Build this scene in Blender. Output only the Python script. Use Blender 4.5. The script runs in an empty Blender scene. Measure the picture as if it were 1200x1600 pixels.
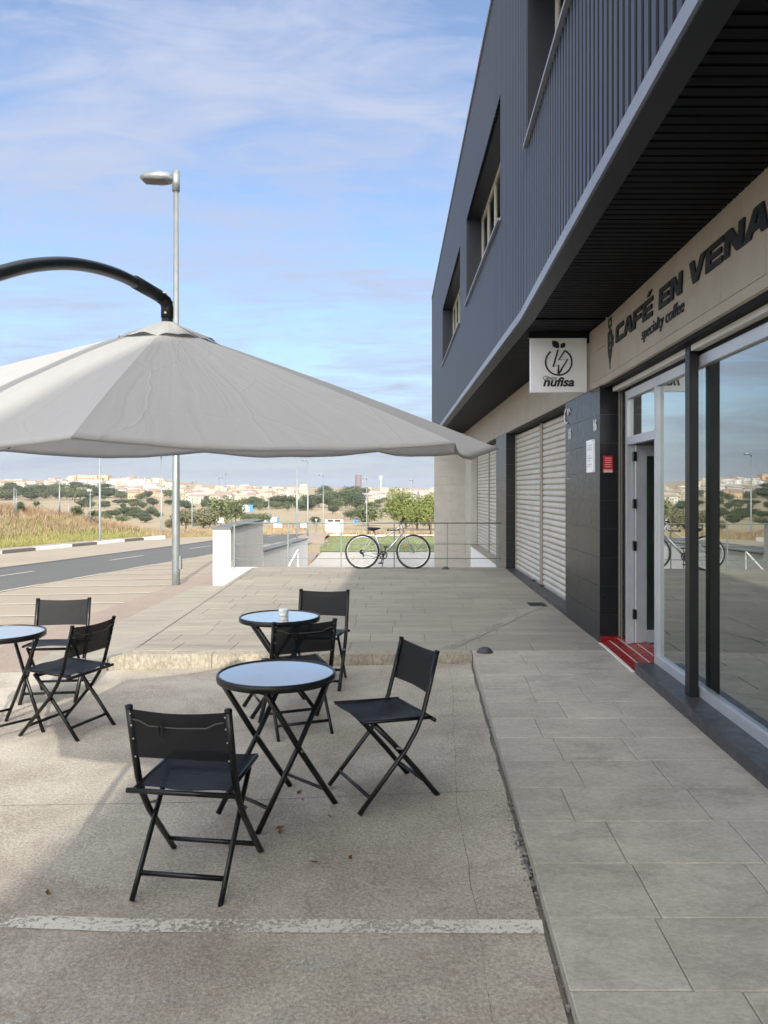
import bpy, math, random
from mathutils import Vector, Matrix, noise as mnoise
random.seed(7)
R = math.radians
scene = bpy.context.scene
COL = scene.collection

# ------------------------------------------------------------------ camera, sky, sun, exposure
CAMZ = 1.68
cd = bpy.data.cameras.new('camera'); cam = bpy.data.objects.new('camera', cd); COL.objects.link(cam)
cam.location = (0, 0, CAMZ); cam.rotation_euler = (R(90), 0, 0)
cd.sensor_fit = 'VERTICAL'; cd.sensor_height = 24; cd.lens = 18
cd.shift_y = -35/1600
cd.clip_start = 0.05; cd.clip_end = 20000
scene.camera = cam

SUN_DIR = Vector((-.127, 1, -.632)).normalized()       # the way the light travels
sd = bpy.data.lights.new('sun', 'SUN'); sun = bpy.data.objects.new('sun', sd); COL.objects.link(sun)
sd.energy = 2.4; sd.angle = R(.6); sd.color = (1, .92, .80)
sun.rotation_euler = SUN_DIR.to_track_quat('-Z', 'Y').to_euler(); sun.location = (0, -10, 30)

world = bpy.data.worlds.new('World'); scene.world = world; world.use_nodes = True
wn = world.node_tree.nodes; wl = world.node_tree.links; wn.clear()
def wnode(t, **k):
    n = wn.new(t)
    for a, b in k.items(): setattr(n, a, b)
    return n
sky = wnode('ShaderNodeTexSky', sky_type='NISHITA')
sky.sun_disc = False; sky.sun_elevation = R(32); sky.sun_rotation = R(173)
sky.air_density = 1.0; sky.dust_density = 1.2; sky.ozone_density = 3.5; sky.altitude = 20
tc = wnode('ShaderNodeTexCoord'); sep = wnode('ShaderNodeSeparateXYZ'); wl.new(tc.outputs['Generated'], sep.inputs[0])
def wmath(op, a, b=None, c=None, clamp=False):
    n = wnode('ShaderNodeMath', operation=op); n.use_clamp = clamp
    for i, v in enumerate((a, b, c)):
        if v is None: continue
        if hasattr(v, 'links'): wl.new(v, n.inputs[i])
        else: n.inputs[i].default_value = v
    return n.outputs[0]
zc = wmath('ADD', wmath('MAXIMUM', sep.outputs['Z'], 0.0), 0.16)
cx = wmath('DIVIDE', sep.outputs['X'], zc); cy = wmath('DIVIDE', sep.outputs['Y'], zc)
comb = wnode('ShaderNodeCombineXYZ'); wl.new(cx, comb.inputs[0]); wl.new(wmath('MULTIPLY', cy, 1.0), comb.inputs[1])
def wnoise(scale, detail, rough, dist, loc):
    mp = wnode('ShaderNodeMapping'); mp.inputs['Location'].default_value = loc
    mp.inputs['Scale'].default_value = (.8, 1.9, 1.0); mp.inputs['Rotation'].default_value = (0, 0, R(-14))
    wl.new(comb.outputs[0], mp.inputs[0])
    n = wnode('ShaderNodeTexNoise'); n.inputs['Scale'].default_value = scale; n.inputs['Detail'].default_value = detail
    n.inputs['Roughness'].default_value = rough; n.inputs['Distortion'].default_value = dist
    wl.new(mp.outputs[0], n.inputs['Vector']); return n.outputs['Fac']
n1 = wnoise(1.05, 10, .60, .5, (3.1, 1.2, 0)); n2 = wnoise(3.6, 9, .62, 1.1, (0.3, 7.2, 0))
cl = wmath('ADD', wmath('MULTIPLY', n1, .64), wmath('MULTIPLY', n2, .36))
cf = wmath('MULTIPLY', wmath('SUBTRACT', cl, .415), 5.2, clamp=True)
hz = wmath('SUBTRACT', 1.0, wmath('MULTIPLY', sep.outputs['Z'], 3.2), clamp=True)      # thickens to a pale veil near the horizon
hz2 = wmath('POWER', hz, 1.6)
SKY_GAIN = .118
mxc = wnode('ShaderNodeMix', data_type='RGBA'); wl.new(wmath('ADD', wmath('MULTIPLY', cf, .74), .10, clamp=True), mxc.inputs['Factor'])
# thin cirrus glow towards the unseen sun, added and raised to fill the shade
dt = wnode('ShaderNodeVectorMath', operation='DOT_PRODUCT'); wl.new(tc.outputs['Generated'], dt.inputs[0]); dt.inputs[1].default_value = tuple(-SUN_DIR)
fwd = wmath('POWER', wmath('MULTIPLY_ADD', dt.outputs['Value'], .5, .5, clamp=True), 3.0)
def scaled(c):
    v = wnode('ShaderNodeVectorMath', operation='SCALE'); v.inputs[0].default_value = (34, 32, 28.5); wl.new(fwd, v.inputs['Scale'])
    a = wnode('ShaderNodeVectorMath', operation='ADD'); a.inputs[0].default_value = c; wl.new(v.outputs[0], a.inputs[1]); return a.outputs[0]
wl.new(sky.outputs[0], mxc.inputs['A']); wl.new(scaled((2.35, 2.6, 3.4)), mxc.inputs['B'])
mxh = wnode('ShaderNodeMix', data_type='RGBA'); wl.new(wmath('MULTIPLY', hz2, .8), mxh.inputs['Factor'])
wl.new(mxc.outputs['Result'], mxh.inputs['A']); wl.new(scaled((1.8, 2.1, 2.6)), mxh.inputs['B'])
bg = wnode('ShaderNodeBackground'); bg.inputs['Strength'].default_value = SKY_GAIN; wl.new(mxh.outputs['Result'], bg.inputs['Color'])
wo = wnode('ShaderNodeOutputWorld'); wl.new(bg.outputs[0], wo.inputs['Surface'])

scene.view_settings.view_transform = 'Standard'; scene.view_settings.look = 'None'
scene.view_settings.gamma = 1; scene.view_settings.use_curve_mapping = False
scene.view_settings.exposure = 0.92
scene.render.engine = 'CYCLES'
scene.cycles.transparent_max_bounces = 16

# ------------------------------------------------------------------ small helpers
def lerp(a, b, t): return a+(b-a)*t
def clamp(v, a=0., b=1.): return max(a, min(b, v))
def smooth(t): t = clamp(t); return t*t*(3-2*t)
def interp(tab, v):
    if v <= tab[0][0]: return tab[0][1]
    for (a, za), (b, zb) in zip(tab, tab[1:]):
        if v <= b: return lerp(za, zb, (v-a)/(b-a))
    return tab[-1][1]

def tag(o, label=None, cat=None, group=None, kind=None):
    if label: o['label'] = label
    if cat: o['category'] = cat
    if group: o['group'] = group
    if kind: o['kind'] = kind
    return o
def empty(name, loc=(0, 0, 0), rz=0, **k):
    o = bpy.data.objects.new(name, None); o.empty_display_size = .1; COL.objects.link(o)
    o.location = loc; o.rotation_euler = (0, 0, rz); return tag(o, **k)
def link_mesh(name, me, parent=None):
    o = bpy.data.objects.new(name, me); COL.objects.link(o); o.parent = parent; return o
def kids(o): return [c for c in bpy.data.objects if c.parent == o]
def copy_tree(o, parent=None, tree=None):
    c = o.copy(); COL.objects.link(c); c.parent = parent
    for ch in list(o.children): copy_tree(ch, c)
    return c

class MB:
    def __init__(s): s.v = []; s.f = []; s.m = []; s.cm = 0
    def face(s, idx): s.f.append(idx); s.m.append(s.cm)
    def quad(s, a, b, c, d):
        n = len(s.v); s.v += [a, b, c, d]; s.face((n, n+1, n+2, n+3))
    def hexa(s, p):          # p: 8 corners, bottom ring 0..3 then top ring 4..7 (ccw from above)
        n = len(s.v); s.v += p
        for q in ((3, 2, 1, 0), (4, 5, 6, 7), (0, 1, 5, 4), (1, 2, 6, 5), (2, 3, 7, 6), (3, 0, 4, 7)):
            s.face(tuple(n+i for i in q))
    def box(s, x0, x1, y0, y1, z0, z1):
        s.hexa([(x0, y0, z0), (x1, y0, z0), (x1, y1, z0), (x0, y1, z0), (x0, y0, z1), (x1, y0, z1), (x1, y1, z1), (x0, y1, z1)])
    def bbox(s, x0, x1, y0, y1, z0, z1, b=.004):   # box with bevelled top edges
        n = len(s.v)
        s.v += [(x0, y0, z0), (x1, y0, z0), (x1, y1, z0), (x0, y1, z0), (x0, y0, z1-b), (x1, y0, z1-b), (x1, y1, z1-b), (x0, y1, z1-b),
                (x0+b, y0+b, z1), (x1-b, y0+b, z1), (x1-b, y1-b, z1), (x0+b, y1-b, z1)]
        for q in ((3, 2, 1, 0), (0, 1, 5, 4), (1, 2, 6, 5), (2, 3, 7, 6), (3, 0, 4, 7), (4, 5, 9, 8), (5, 6, 10, 9), (6, 7, 11, 10), (7, 4, 8, 11), (8, 9, 10, 11)):
            s.face(tuple(n+i for i in q))
    def tube(s, pts, r, n=8, cap=True, flat=None):
        pts = [Vector(p) for p in pts]; rings = []
        up = Vector((0, 0, 1)); prev = None
        for i, p in enumerate(pts):
            a = pts[max(i-1, 0)]; b = pts[min(i+1, len(pts)-1)]
            t = (b-a).normalized()
            if prev is None:
                ref = up if abs(t.dot(up)) < .95 else Vector((1, 0, 0))
                x = t.cross(ref).normalized()
            else: x = (prev-t*prev.dot(t)).normalized()
            prev = x; y = t.cross(x)
            rr = r[i] if isinstance(r, (list, tuple)) else r
            fy = rr*(flat if flat else 1)
            base = len(s.v)
            for k in range(n):
                w = 2*math.pi*k/n+math.pi/n
                s.v.append(tuple(p+x*rr*math.cos(w)+y*fy*math.sin(w)))
            rings.append(base)
        for a, b in zip(rings, rings[1:]):
            for k in range(n): s.face((a+k, a+(k+1) % n, b+(k+1) % n, b+k))
        if cap:
            s.face(tuple(rings[0]+k for k in reversed(range(n)))); s.face(tuple(rings[-1]+k for k in range(n)))
    def lathe(s, prof, n=24, c=(0, 0, 0)):
        rings = []
        for r, z in prof:
            base = len(s.v); r = max(r, 1e-4)
            for k in range(n):
                w = 2*math.pi*k/n; s.v.append((c[0]+r*math.cos(w), c[1]+r*math.sin(w), c[2]+z))
            rings.append(base)
        for a, b in zip(rings, rings[1:]):
            for k in range(n): s.face((a+k, a+(k+1) % n, b+(k+1) % n, b+k))
    def map(s, fn): s.v = [tuple(fn(*p)) for p in s.v]; return s
    def build(s, name, mats, parent=None, smooth_=False):
        me = bpy.data.meshes.new(name); me.from_pydata([tuple(p) for p in s.v], [], s.f)
        if not isinstance(mats, (list, tuple)): mats = [mats]
        for m in mats: me.materials.append(m)
        if len(mats) > 1: me.polygons.foreach_set('material_index', s.m)
        if smooth_:
            me.polygons.foreach_set('use_smooth', [True]*len(me.polygons))
        me.update()
        o = link_mesh(name, me, parent)
        if smooth_ == 'auto':
            try: me.set_sharp_from_angle(angle=R(35))
            except Exception: pass
        return o

# ------------------------------------------------------------------ materials
def mat(name, c1, c2=None, scale=4., rough=.6, rough2=None, bump=0., bscale=60., detail=6., metal=0., spec=.5,
        speck=0., stretch=(1, 1, 1), c3=None, c3scale=1., coords='world', rand=0., coat=0., fade=None):
    m = bpy.data.materials.new(name); m.use_nodes = True
    nt = m.node_tree; N = nt.nodes; L = nt.links; N.clear()
    out = N.new('ShaderNodeOutputMaterial'); p = N.new('ShaderNodeBsdfPrincipled'); L.new(p.outputs[0], out.inputs[0])
    p.inputs['Metallic'].default_value = metal; p.inputs['Specular IOR Level'].default_value = spec
    p.inputs['Coat Weight'].default_value = coat; p.inputs['Coat Roughness'].default_value = .05
    if coords == 'world':
        g = N.new('ShaderNodeNewGeometry'); src = g.outputs['Position']
    else:
        g = N.new('ShaderNodeTexCoord'); src = g.outputs['Object']
    mp = N.new('ShaderNodeMapping'); mp.inputs['Scale'].default_value = stretch; L.new(src, mp.inputs[0]); vec = mp.outputs[0]
    def nz(sc, det=detail, ro=.6, dist=0):
        n = N.new('ShaderNodeTexNoise'); n.inputs['Scale'].default_value = sc; n.inputs['Detail'].default_value = det
        n.inputs['Roughness'].default_value = ro; n.inputs['Distortion'].default_value = dist; L.new(vec, n.inputs['Vector']); return n.outputs['Fac']
    def ramp(f, a, b):
        n = N.new('ShaderNodeMapRange'); n.inputs[1].default_value = a; n.inputs[2].default_value = b; L.new(f, n.inputs[0]); return n.outputs[0]
    def mix(f, a, b, blend='MIX'):
        n = N.new('ShaderNodeMix'); n.data_type = 'RGBA'; n.blend_type = blend
        for k, v in (('Factor', f), ('A', a), ('B', b)):
            if hasattr(v, 'links'): L.new(v, n.inputs[k])
            elif k == 'Factor': n.inputs[k].default_value = v
            else: n.inputs[k].default_value = (*v, 1) if len(v) == 3 else v
        return n.outputs['Result']
    c2 = c2 or c1
    colr = mix(ramp(nz(scale), .34, .66), c1, c2)
    if c3: colr = mix(ramp(nz(c3scale, 5, .7, .6), .50, .72), colr, c3)
    if speck:
        colr = mix(ramp(nz(bscale*1.2, 3, .8), .35, .75), mix(speck, colr, (0, 0, 0)), mix(speck*.35, colr, (1, 1, 1)))
    if rand:
        oi = N.new('ShaderNodeObjectInfo'); hsv = N.new('ShaderNodeHueSaturation')
        L.new(ramp(oi.outputs['Random'], 0, 1), hsv.inputs['Value'])
        mr = N.new('ShaderNodeMapRange'); mr.inputs[3].default_value = 1-rand; mr.inputs[4].default_value = 1+rand
        L.new(oi.outputs['Random'], mr.inputs[0]); L.new(mr.outputs[0], hsv.inputs['Value']); L.new(colr, hsv.inputs['Color']); colr = hsv.outputs[0]
    L.new(colr, p.inputs['Base Color'])
    if rough2 is not None:
        rr = N.new('ShaderNodeMapRange'); rr.inputs[3].default_value = rough; rr.inputs[4].default_value = rough2
        L.new(ramp(nz(scale*2.3), .3, .7), rr.inputs[0]); L.new(rr.outputs[0], p.inputs['Roughness'])
    else: p.inputs['Roughness'].default_value = rough
    if bump:
        b = N.new('ShaderNodeBump'); b.inputs['Strength'].default_value = bump; b.inputs['Distance'].default_value = .01
        L.new(nz(bscale, 5, .65), b.inputs['Height']); L.new(b.outputs[0], p.inputs['Normal'])
    m['_'] = 0; del m['_']
    return m

M = {}
M['pad'] = mat('concrete_pad', (.37, .325, .25), (.57, .52, .425), scale=1.7, rough=.85, bump=.6, bscale=60, speck=.42, c3=(.32, .262, .215), c3scale=1.1)
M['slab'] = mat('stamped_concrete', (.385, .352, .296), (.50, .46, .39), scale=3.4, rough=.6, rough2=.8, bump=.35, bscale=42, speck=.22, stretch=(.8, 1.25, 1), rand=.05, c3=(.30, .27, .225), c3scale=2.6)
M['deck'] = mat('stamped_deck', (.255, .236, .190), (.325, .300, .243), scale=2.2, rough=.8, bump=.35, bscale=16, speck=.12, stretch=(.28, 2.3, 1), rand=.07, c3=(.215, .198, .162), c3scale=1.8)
M['grout'] = mat('joint', (.21, .195, .165), rough=.9)
M['kerb'] = mat('kerb_concrete', (.43, .385, .285), (.31, .275, .205), scale=6, rough=.9, bump=.8, bscale=35, speck=.4, stretch=(1, 1, .5))
M['clad'] = mat('cladding_metal', (.009, .012, .021), (.015, .019, .031), scale=.8, rough=.38, spec=.36, metal=.0, rand=.09)
M['clad_dark'] = mat('lining_metal', (.014, .017, .025), rough=.45, metal=.2)
M['trim'] = mat('trim_metal', (.22, .24, .29), (.28, .30, .35), scale=1.6, rough=.45, metal=.25, stretch=(1, 1, 1), speck=.1)
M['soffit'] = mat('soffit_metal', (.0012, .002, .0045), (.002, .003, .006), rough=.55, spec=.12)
M['roofing'] = mat('roofing', (.2, .2, .2), rough=.9)
M['beige'] = mat('stone_cladding', (.33, .295, .238), (.375, .335, .275), scale=3, rough=.7, bump=.12, bscale=60, speck=.06, rand=.04)
M['beige_joint'] = mat('stone_joint', (.56, .51, .42), rough=.9)
M['concrete'] = mat('block_concrete', (.42, .40, .355), (.48, .455, .405), scale=3, rough=.8, bump=.25, bscale=40, speck=.12, rand=.03)
M['tile'] = mat('black_tile', (.005, .006, .009), (.009, .010, .013), scale=7, rough=.27, rough2=.38, bump=.03, bscale=26, rand=.12, spec=.5)
M['tile_joint'] = mat('tile_joint', (.11, .11, .11), rough=.9)
M['shutter'] = mat('shutter_paint', (.47, .445, .395), (.55, .52, .465), scale=3, rough=.42, bump=.05, bscale=8, speck=.05, rand=.03)
M['shutter_guide'] = mat('guide_metal', (.28, .25, .2), rough=.5, metal=.3)
M['alu'] = mat('aluminium_frame', (.45, .47, .51), (.52, .54, .58), rough=.35, metal=.35)
M['blackmetal'] = mat('black_metal', (.006, .007, .008), (.010, .011, .012), scale=20, rough=.35, spec=.35)
M['post'] = mat('post_paint', (.005, .005, .006), (.014, .014, .016), scale=9, rough=.4, spec=.35, stretch=(1, 1, .2))
M['step'] = mat('black_stone', (.030, .032, .037), (.048, .05, .056), scale=6, rough=.35, rough2=.55, bump=.1, bscale=30, speck=.1, rand=.1)
M['red'] = mat('red_tile', (.24, .012, .012), (.19, .010, .010), rough=.3, rand=.12)
M['redgrout'] = mat('pale_grout', (.5, .42, .38), rough=.9)
M['white'] = mat('white_paint', (.78, .78, .76), (.72, .72, .70), scale=2, rough=.7, bump=.1, bscale=30, speck=.04)
M['signwhite'] = mat('sign_white', (.74, .75, .76), rough=.3)
M['ink'] = mat('sign_ink', (.012, .012, .012), rough=.4)
M['letter'] = mat('sign_letters', (.014, .015, .018), rough=.5, spec=.3)
M['plaque'] = mat('plaque_white', (.85, .87, .9), rough=.2)
M['plaquered'] = mat('plaque_red', (.55, .02, .03), rough=.25)
M['grey'] = mat('grey_print', (.3, .31, .33), rough=.5)
M['galv'] = mat('galvanised_steel', (.21, .235, .24), (.26, .285, .29), scale=4, rough=.42, metal=.5)
M['rail'] = mat('rail_paint', (.22, .27, .26), rough=.4, metal=.3)
M['frame'] = mat('chair_frame', (.0045, .005, .006), rough=.33, spec=.38)
M['capplast'] = mat('black_plastic', (.006, .006, .007), rough=.45, spec=.35)
M['rivet'] = mat('rivet_steel', (.6, .6, .6), rough=.3, metal=1)
M['wire'] = mat('fabric_piping', (.09, .09, .085), rough=.5)
M['cup'] = mat('ceramic', (.75, .77, .78), rough=.2)
M['asphalt'] = mat('asphalt', (.075, .076, .070), (.095, .096, .090), scale=.35, rough=.85, bump=.3, bscale=40, speck=.15, stretch=(1, .3, 1))
M['gutter'] = mat('gutter_asphalt', (.055, .056, .057), rough=.85)
M['paver'] = mat('parking_pavers', (.28, .232, .172), (.33, .278, .21), scale=.5, rough=.85, bump=.2, bscale=25, speck=.15, stretch=(.4, 2.2, 1))
M['pinkpaver'] = mat('pink_pavers', (.27, .205, .17), (.30, .24, .195), scale=3, rough=.85, bump=.3, bscale=30, speck=.15)
M['paint'] = mat('road_paint', (.55, .51, .43), (.44, .41, .34), scale=6, rough=.8)
M['side'] = mat('sidewalk', (.27, .23, .20), (.31, .27, .235), scale=1, rough=.85)
M['kerbwhite'] = mat('kerb_white', (.7, .68, .66), rough=.8)
M['kerbdark'] = mat('kerb_dark', (.13, .11, .10), rough=.8)
M['lawn'] = mat('lawn_green', (.13, .18, .05), (.22, .25, .09), scale=.8, rough=.9, bump=.6, bscale=6, speck=.3)
M['field'] = mat('dry_field', (.34, .262, .155), (.26, .21, .125), scale=.03, rough=.95, c3=(.17, .17, .075), c3scale=.025, bump=.4, bscale=.8, speck=.15)
M['rust'] = mat('rusty_weeds', (.25, .155, .10), (.32, .215, .135), scale=.5, rough=.9)
M['straw'] = mat('dry_grass', (.37, .30, .185), (.29, .23, .14), scale=.6, rough=.9, c3=(.20, .105, .065), c3scale=.22)
M['straw2'] = mat('green_grass', (.22, .24, .075), (.30, .27, .10), scale=.6, rough=.9)
M['bark'] = mat('bark', (.12, .09, .06), rough=.9, bump=.5, bscale=10)
def leafmat(n, a, b):
    m = mat(n, a, b, scale=.9, rough=.7, coords='obj', rand=.18, c3=tuple(x*.55 for x in a), c3scale=.5)
    return m
M['leafdark'] = leafmat('leaves_dark', (.040, .058, .026), (.072, .090, .040))
M['leafmid'] = leafmat('leaves_mid', (.075, .100, .040), (.115, .135, .055))
M['leafolive'] = leafmat('leaves_olive', (.105, .105, .055), (.15, .14, .075))
M['leafbright'] = leafmat('leaves_bright', (.095, .125, .028), (.20, .22, .055))
M['hwhite'] = mat('house_white', (.64, .63, .61), (.54, .53, .51), scale=.05, rough=.9)
M['hcream'] = mat('house_cream', (.48, .42, .33), (.40, .35, .27), scale=.05, rough=.9)
M['horange'] = mat('house_orange', (.47, .32, .21), rough=.9)
M['roofred'] = mat('roof_terracotta', (.27, .20, .155), (.22, .17, .135), scale=.1, rough=.9)
M['roofgrey'] = mat('roof_grey', (.30, .28, .26), rough=.9)
M['dark'] = mat('dark_opening', (.03, .035, .04), rough=.3)
M['tower'] = mat('tower_facade', (.20, .135, .125), rough=.6)
M['blue'] = mat('blue_board', (.05, .22, .55), rough=.5)
M['signgrey'] = mat('sign_back', (.45, .46, .47), rough=.5)
M['tyre'] = mat('tyre', (.02, .02, .02), rough=.8)
M['silver'] = mat('bike_silver', (.62, .63, .65), rough=.25, metal=.6)
M['orange'] = mat('reflector', (.75, .22, .03), rough=.3)
M['arm'] = mat('parasol_pole', (.008, .012, .015), rough=.3, spec=.5)
M['stone'] = mat('dark_dome', (.035, .04, .045), (.06, .065, .07), scale=30, rough=.6, bump=.6, bscale=60)
M['rubble'] = mat('rubble', (.10, .10, .10), (.2, .19, .18), scale=12, rough=.9)
M['dryleaf'] = mat('dry_leaf', (.16, .07, .03), rough=.8)
M['inwall'] = mat('interior_wall', (.66, .72, .67), rough=.8)
M['infloor'] = mat('interior_floor', (.34, .36, .34), rough=.4)
M['inceil'] = mat('interior_ceiling', (.7, .72, .7), rough=.9)
M['curtain'] = mat('blind', (.42, .40, .34), rough=.9)

def nodes_of(m):
    m.use_nodes = True; nt = m.node_tree; nt.nodes.clear(); return nt.nodes, nt.links
def glass_mat(name, tint, boost=1.0, ior=1.6):
    m = bpy.data.materials.new(name); N, L = nodes_of(m)
    out = N.new('ShaderNodeOutputMaterial'); mx = N.new('ShaderNodeMixShader'); tr = N.new('ShaderNodeBsdfTransparent'); gl = N.new('ShaderNodeBsdfGlossy')
    tr.inputs[0].default_value = (*tint, 1); gl.inputs['Roughness'].default_value = .002; gl.inputs[0].default_value = (.95, 1, .98, 1)
    fr = N.new('ShaderNodeFresnel'); fr.inputs['IOR'].default_value = ior
    mu = N.new('ShaderNodeMath'); mu.operation = 'MULTIPLY'; mu.use_clamp = True; mu.inputs[1].default_value = boost
    L.new(fr.outputs[0], mu.inputs[0]); L.new(mu.outputs[0], mx.inputs[0]); L.new(tr.outputs[0], mx.inputs[1]); L.new(gl.outputs[0], mx.inputs[2])
    L.new(mx.outputs[0], out.inputs[0]); return m
M['glass'] = glass_mat('shop_glass', (.62, .70, .66), 2.3, 2.0)
M['winglass'] = glass_mat('window_glass', (.35, .38, .38), 1.1, 1.6)
def tabletop_mat():
    m = mat('tempered_glass_top', (.31, .295, .265), rough=.03, spec=1.0, coat=1.0); 
    p = [n for n in m.node_tree.nodes if n.type == 'BSDF_PRINCIPLED'][0]; p.inputs['IOR'].default_value = 1.9; return m
M['top'] = tabletop_mat()
def mesh_fabric(name, c):
    m = bpy.data.materials.new(name); N, L = nodes_of(m)
    out = N.new('ShaderNodeOutputMaterial'); p = N.new('ShaderNodeBsdfPrincipled'); p.inputs['Base Color'].default_value = (*c, 1)
    p.inputs['Roughness'].default_value = .55; p.inputs['Specular IOR Level'].default_value = .22
    tr = N.new('ShaderNodeBsdfTransparent'); mx = N.new('ShaderNodeMixShader'); mx.inputs[0].default_value = .84
    tcn = N.new('ShaderNodeTexCoord'); wv = N.new('ShaderNodeTexNoise'); wv.inputs['Scale'].default_value = 9; L.new(tcn.outputs['Object'], wv.inputs['Vector'])
    b = N.new('ShaderNodeBump'); b.inputs['Strength'].default_value = .18; b.inputs['Distance'].default_value = .02
    L.new(wv.outputs[0], b.inputs['Height']); L.new(b.outputs[0], p.inputs['Normal'])
    L.new(tr.outputs[0], mx.inputs[1]); L.new(p.outputs[0], mx.inputs[2]); L.new(mx.outputs[0], out.inputs[0]); return m
M['mesh'] = mesh_fabric('textilene', (.0075, .009, .0125))
def canopy_mat():
    m = bpy.data.materials.new('parasol_canvas'); N, L = nodes_of(m)
    out = N.new('ShaderNodeOutputMaterial'); p = N.new('ShaderNodeBsdfDiffuse'); t = N.new('ShaderNodeBsdfTranslucent'); mx = N.new('ShaderNodeMixShader'); mx.inputs[0].default_value = .22
    for s_ in (p, t): s_.inputs[0].default_value = (.45, .452, .455, 1)
    tcn = N.new('ShaderNodeTexCoord')
    nz = N.new('ShaderNodeTexNoise'); nz.inputs['Scale'].default_value = 3.0; nz.inputs['Detail'].default_value = 4; L.new(tcn.outputs['Object'], nz.inputs['Vector'])
    sx = N.new('ShaderNodeSeparateXYZ'); L.new(tcn.outputs['Object'], sx.inputs[0])
    def mth(op, a, b=None, v=None):
        n = N.new('ShaderNodeMath'); n.operation = op; L.new(a, n.inputs[0])
        if b is not None: L.new(b, n.inputs[1])
        if v is not None: n.inputs[1].default_value = v
        return n.outputs[0]
    ang = mth('ARCTAN2', sx.outputs['Y'], sx.outputs['X']); rad = mth('SQRT', mth('ADD', mth('MULTIPLY', sx.outputs['X'], sx.outputs['X']), mth('MULTIPLY', sx.outputs['Y'], sx.outputs['Y'])))
    cb = N.new('ShaderNodeCombineXYZ'); L.new(mth('MULTIPLY', ang, v=2.3), cb.inputs[0]); L.new(mth('MULTIPLY', rad, v=1.25), cb.inputs[1])
    vm = N.new('ShaderNodeVectorMath'); vm.operation = 'MULTIPLY_ADD'; vm.inputs[1].default_value = (.22, .22, 0)
    L.new(nz.outputs['Color'], vm.inputs[0]); L.new(cb.outputs[0], vm.inputs[2])
    vo = N.new('ShaderNodeTexVoronoi'); vo.feature = 'DISTANCE_TO_EDGE'; vo.inputs['Scale'].default_value = 1.7; L.new(vm.outputs[0], vo.inputs['Vector'])
    mr = N.new('ShaderNodeMapRange'); mr.interpolation_type = 'SMOOTHSTEP'; mr.inputs[2].default_value = .020; L.new(vo.outputs['Distance'], mr.inputs[0])
    mr2 = N.new('ShaderNodeMath'); mr2.operation = 'MULTIPLY_ADD'; mr2.inputs[1].default_value = -1.0
    n2 = N.new('ShaderNodeTexNoise'); n2.inputs['Scale'].default_value = 2.2; n2.inputs['Detail'].default_value = 2; L.new(tcn.outputs['Object'], n2.inputs['Vector'])
    mpw = N.new('ShaderNodeMapping'); mpw.inputs['Scale'].default_value = (5.5, .55, 1); L.new(vm.outputs[0], mpw.inputs[0])
    nw = N.new('ShaderNodeTexNoise'); nw.inputs['Scale'].default_value = 1.6; nw.inputs['Detail'].default_value = 3; nw.inputs['Distortion'].default_value = .4; L.new(mpw.outputs[0], nw.inputs['Vector'])
    L.new(mr.outputs[0], mr2.inputs[0]); 
    sc = N.new('ShaderNodeMath'); sc.operation = 'MULTIPLY'; sc.inputs[1].default_value = 7.0; L.new(n2.outputs[0], sc.inputs[0]); L.new(mth('MULTIPLY_ADD', nw.outputs[0], v=5.0), mr2.inputs[2]) if False else L.new(mth('ADD', sc.outputs[0], mth('MULTIPLY', nw.outputs[0], v=5.0)), mr2.inputs[2])
    b = N.new('ShaderNodeBump'); b.inputs['Strength'].default_value = .20; b.inputs['Distance'].default_value = .004; L.new(mr2.outputs[0], b.inputs['Height'])
    for s_ in (p, t): L.new(b.outputs[0], s_.inputs['Normal'])
    L.new(p.outputs[0], mx.inputs[1]); L.new(t.outputs[0], mx.inputs[2]); L.new(mx.outputs[0], out.inputs[0]); return m
M['canvas'] = canopy_mat()
def worn_paint(name, c, thr=.5, scale=9, big=1.):
    m = bpy.data.materials.new(name); N, L = nodes_of(m)
    out = N.new('ShaderNodeOutputMaterial'); p = N.new('ShaderNodeBsdfPrincipled'); p.inputs['Base Color'].default_value = (*c, 1); p.inputs['Roughness'].default_value = .85
    tr = N.new('ShaderNodeBsdfTransparent'); mx = N.new('ShaderNodeMixShader')
    g = N.new('ShaderNodeNewGeometry'); a = N.new('ShaderNodeTexNoise'); a.inputs['Scale'].default_value = scale*4; a.inputs['Detail'].default_value = 8; a.inputs['Roughness'].default_value = .75
    b = N.new('ShaderNodeTexNoise'); b.inputs['Scale'].default_value = scale*.18; b.inputs['Detail'].default_value = 3
    L.new(g.outputs['Position'], a.inputs['Vector']); L.new(g.outputs['Position'], b.inputs['Vector'])
    ad = N.new('ShaderNodeMath'); ad.operation = 'MULTIPLY_ADD'; L.new(b.outputs[0], ad.inputs[0]); ad.inputs[1].default_value = big; L.new(a.outputs[0], ad.inputs[2])
    mr = N.new('ShaderNodeMapRange'); mr.inputs[1].default_value = thr*(1+big)-.03; mr.inputs[2].default_value = thr*(1+big)+.05; L.new(ad.outputs[0], mr.inputs[0])
    L.new(mr.outputs[0], mx.inputs[0]); L.new(tr.outputs[0], mx.inputs[1]); L.new(p.outputs[0], mx.inputs[2]); L.new(mx.outputs[0], out.inputs[0]); return m
M['worn'] = worn_paint('worn_white_paint', (.60, .58, .51), .463, 14, .45)
M['chalk'] = worn_paint('white_spill', (.50, .49, .45), .548, 20, .5)
M['mortar'] = worn_paint('mortar_smear', (.33, .31, .26), .45, 7, .4)
M['leafstain'] = worn_paint('dark_stain', (.10, .095, .085), .53, 8)

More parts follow.
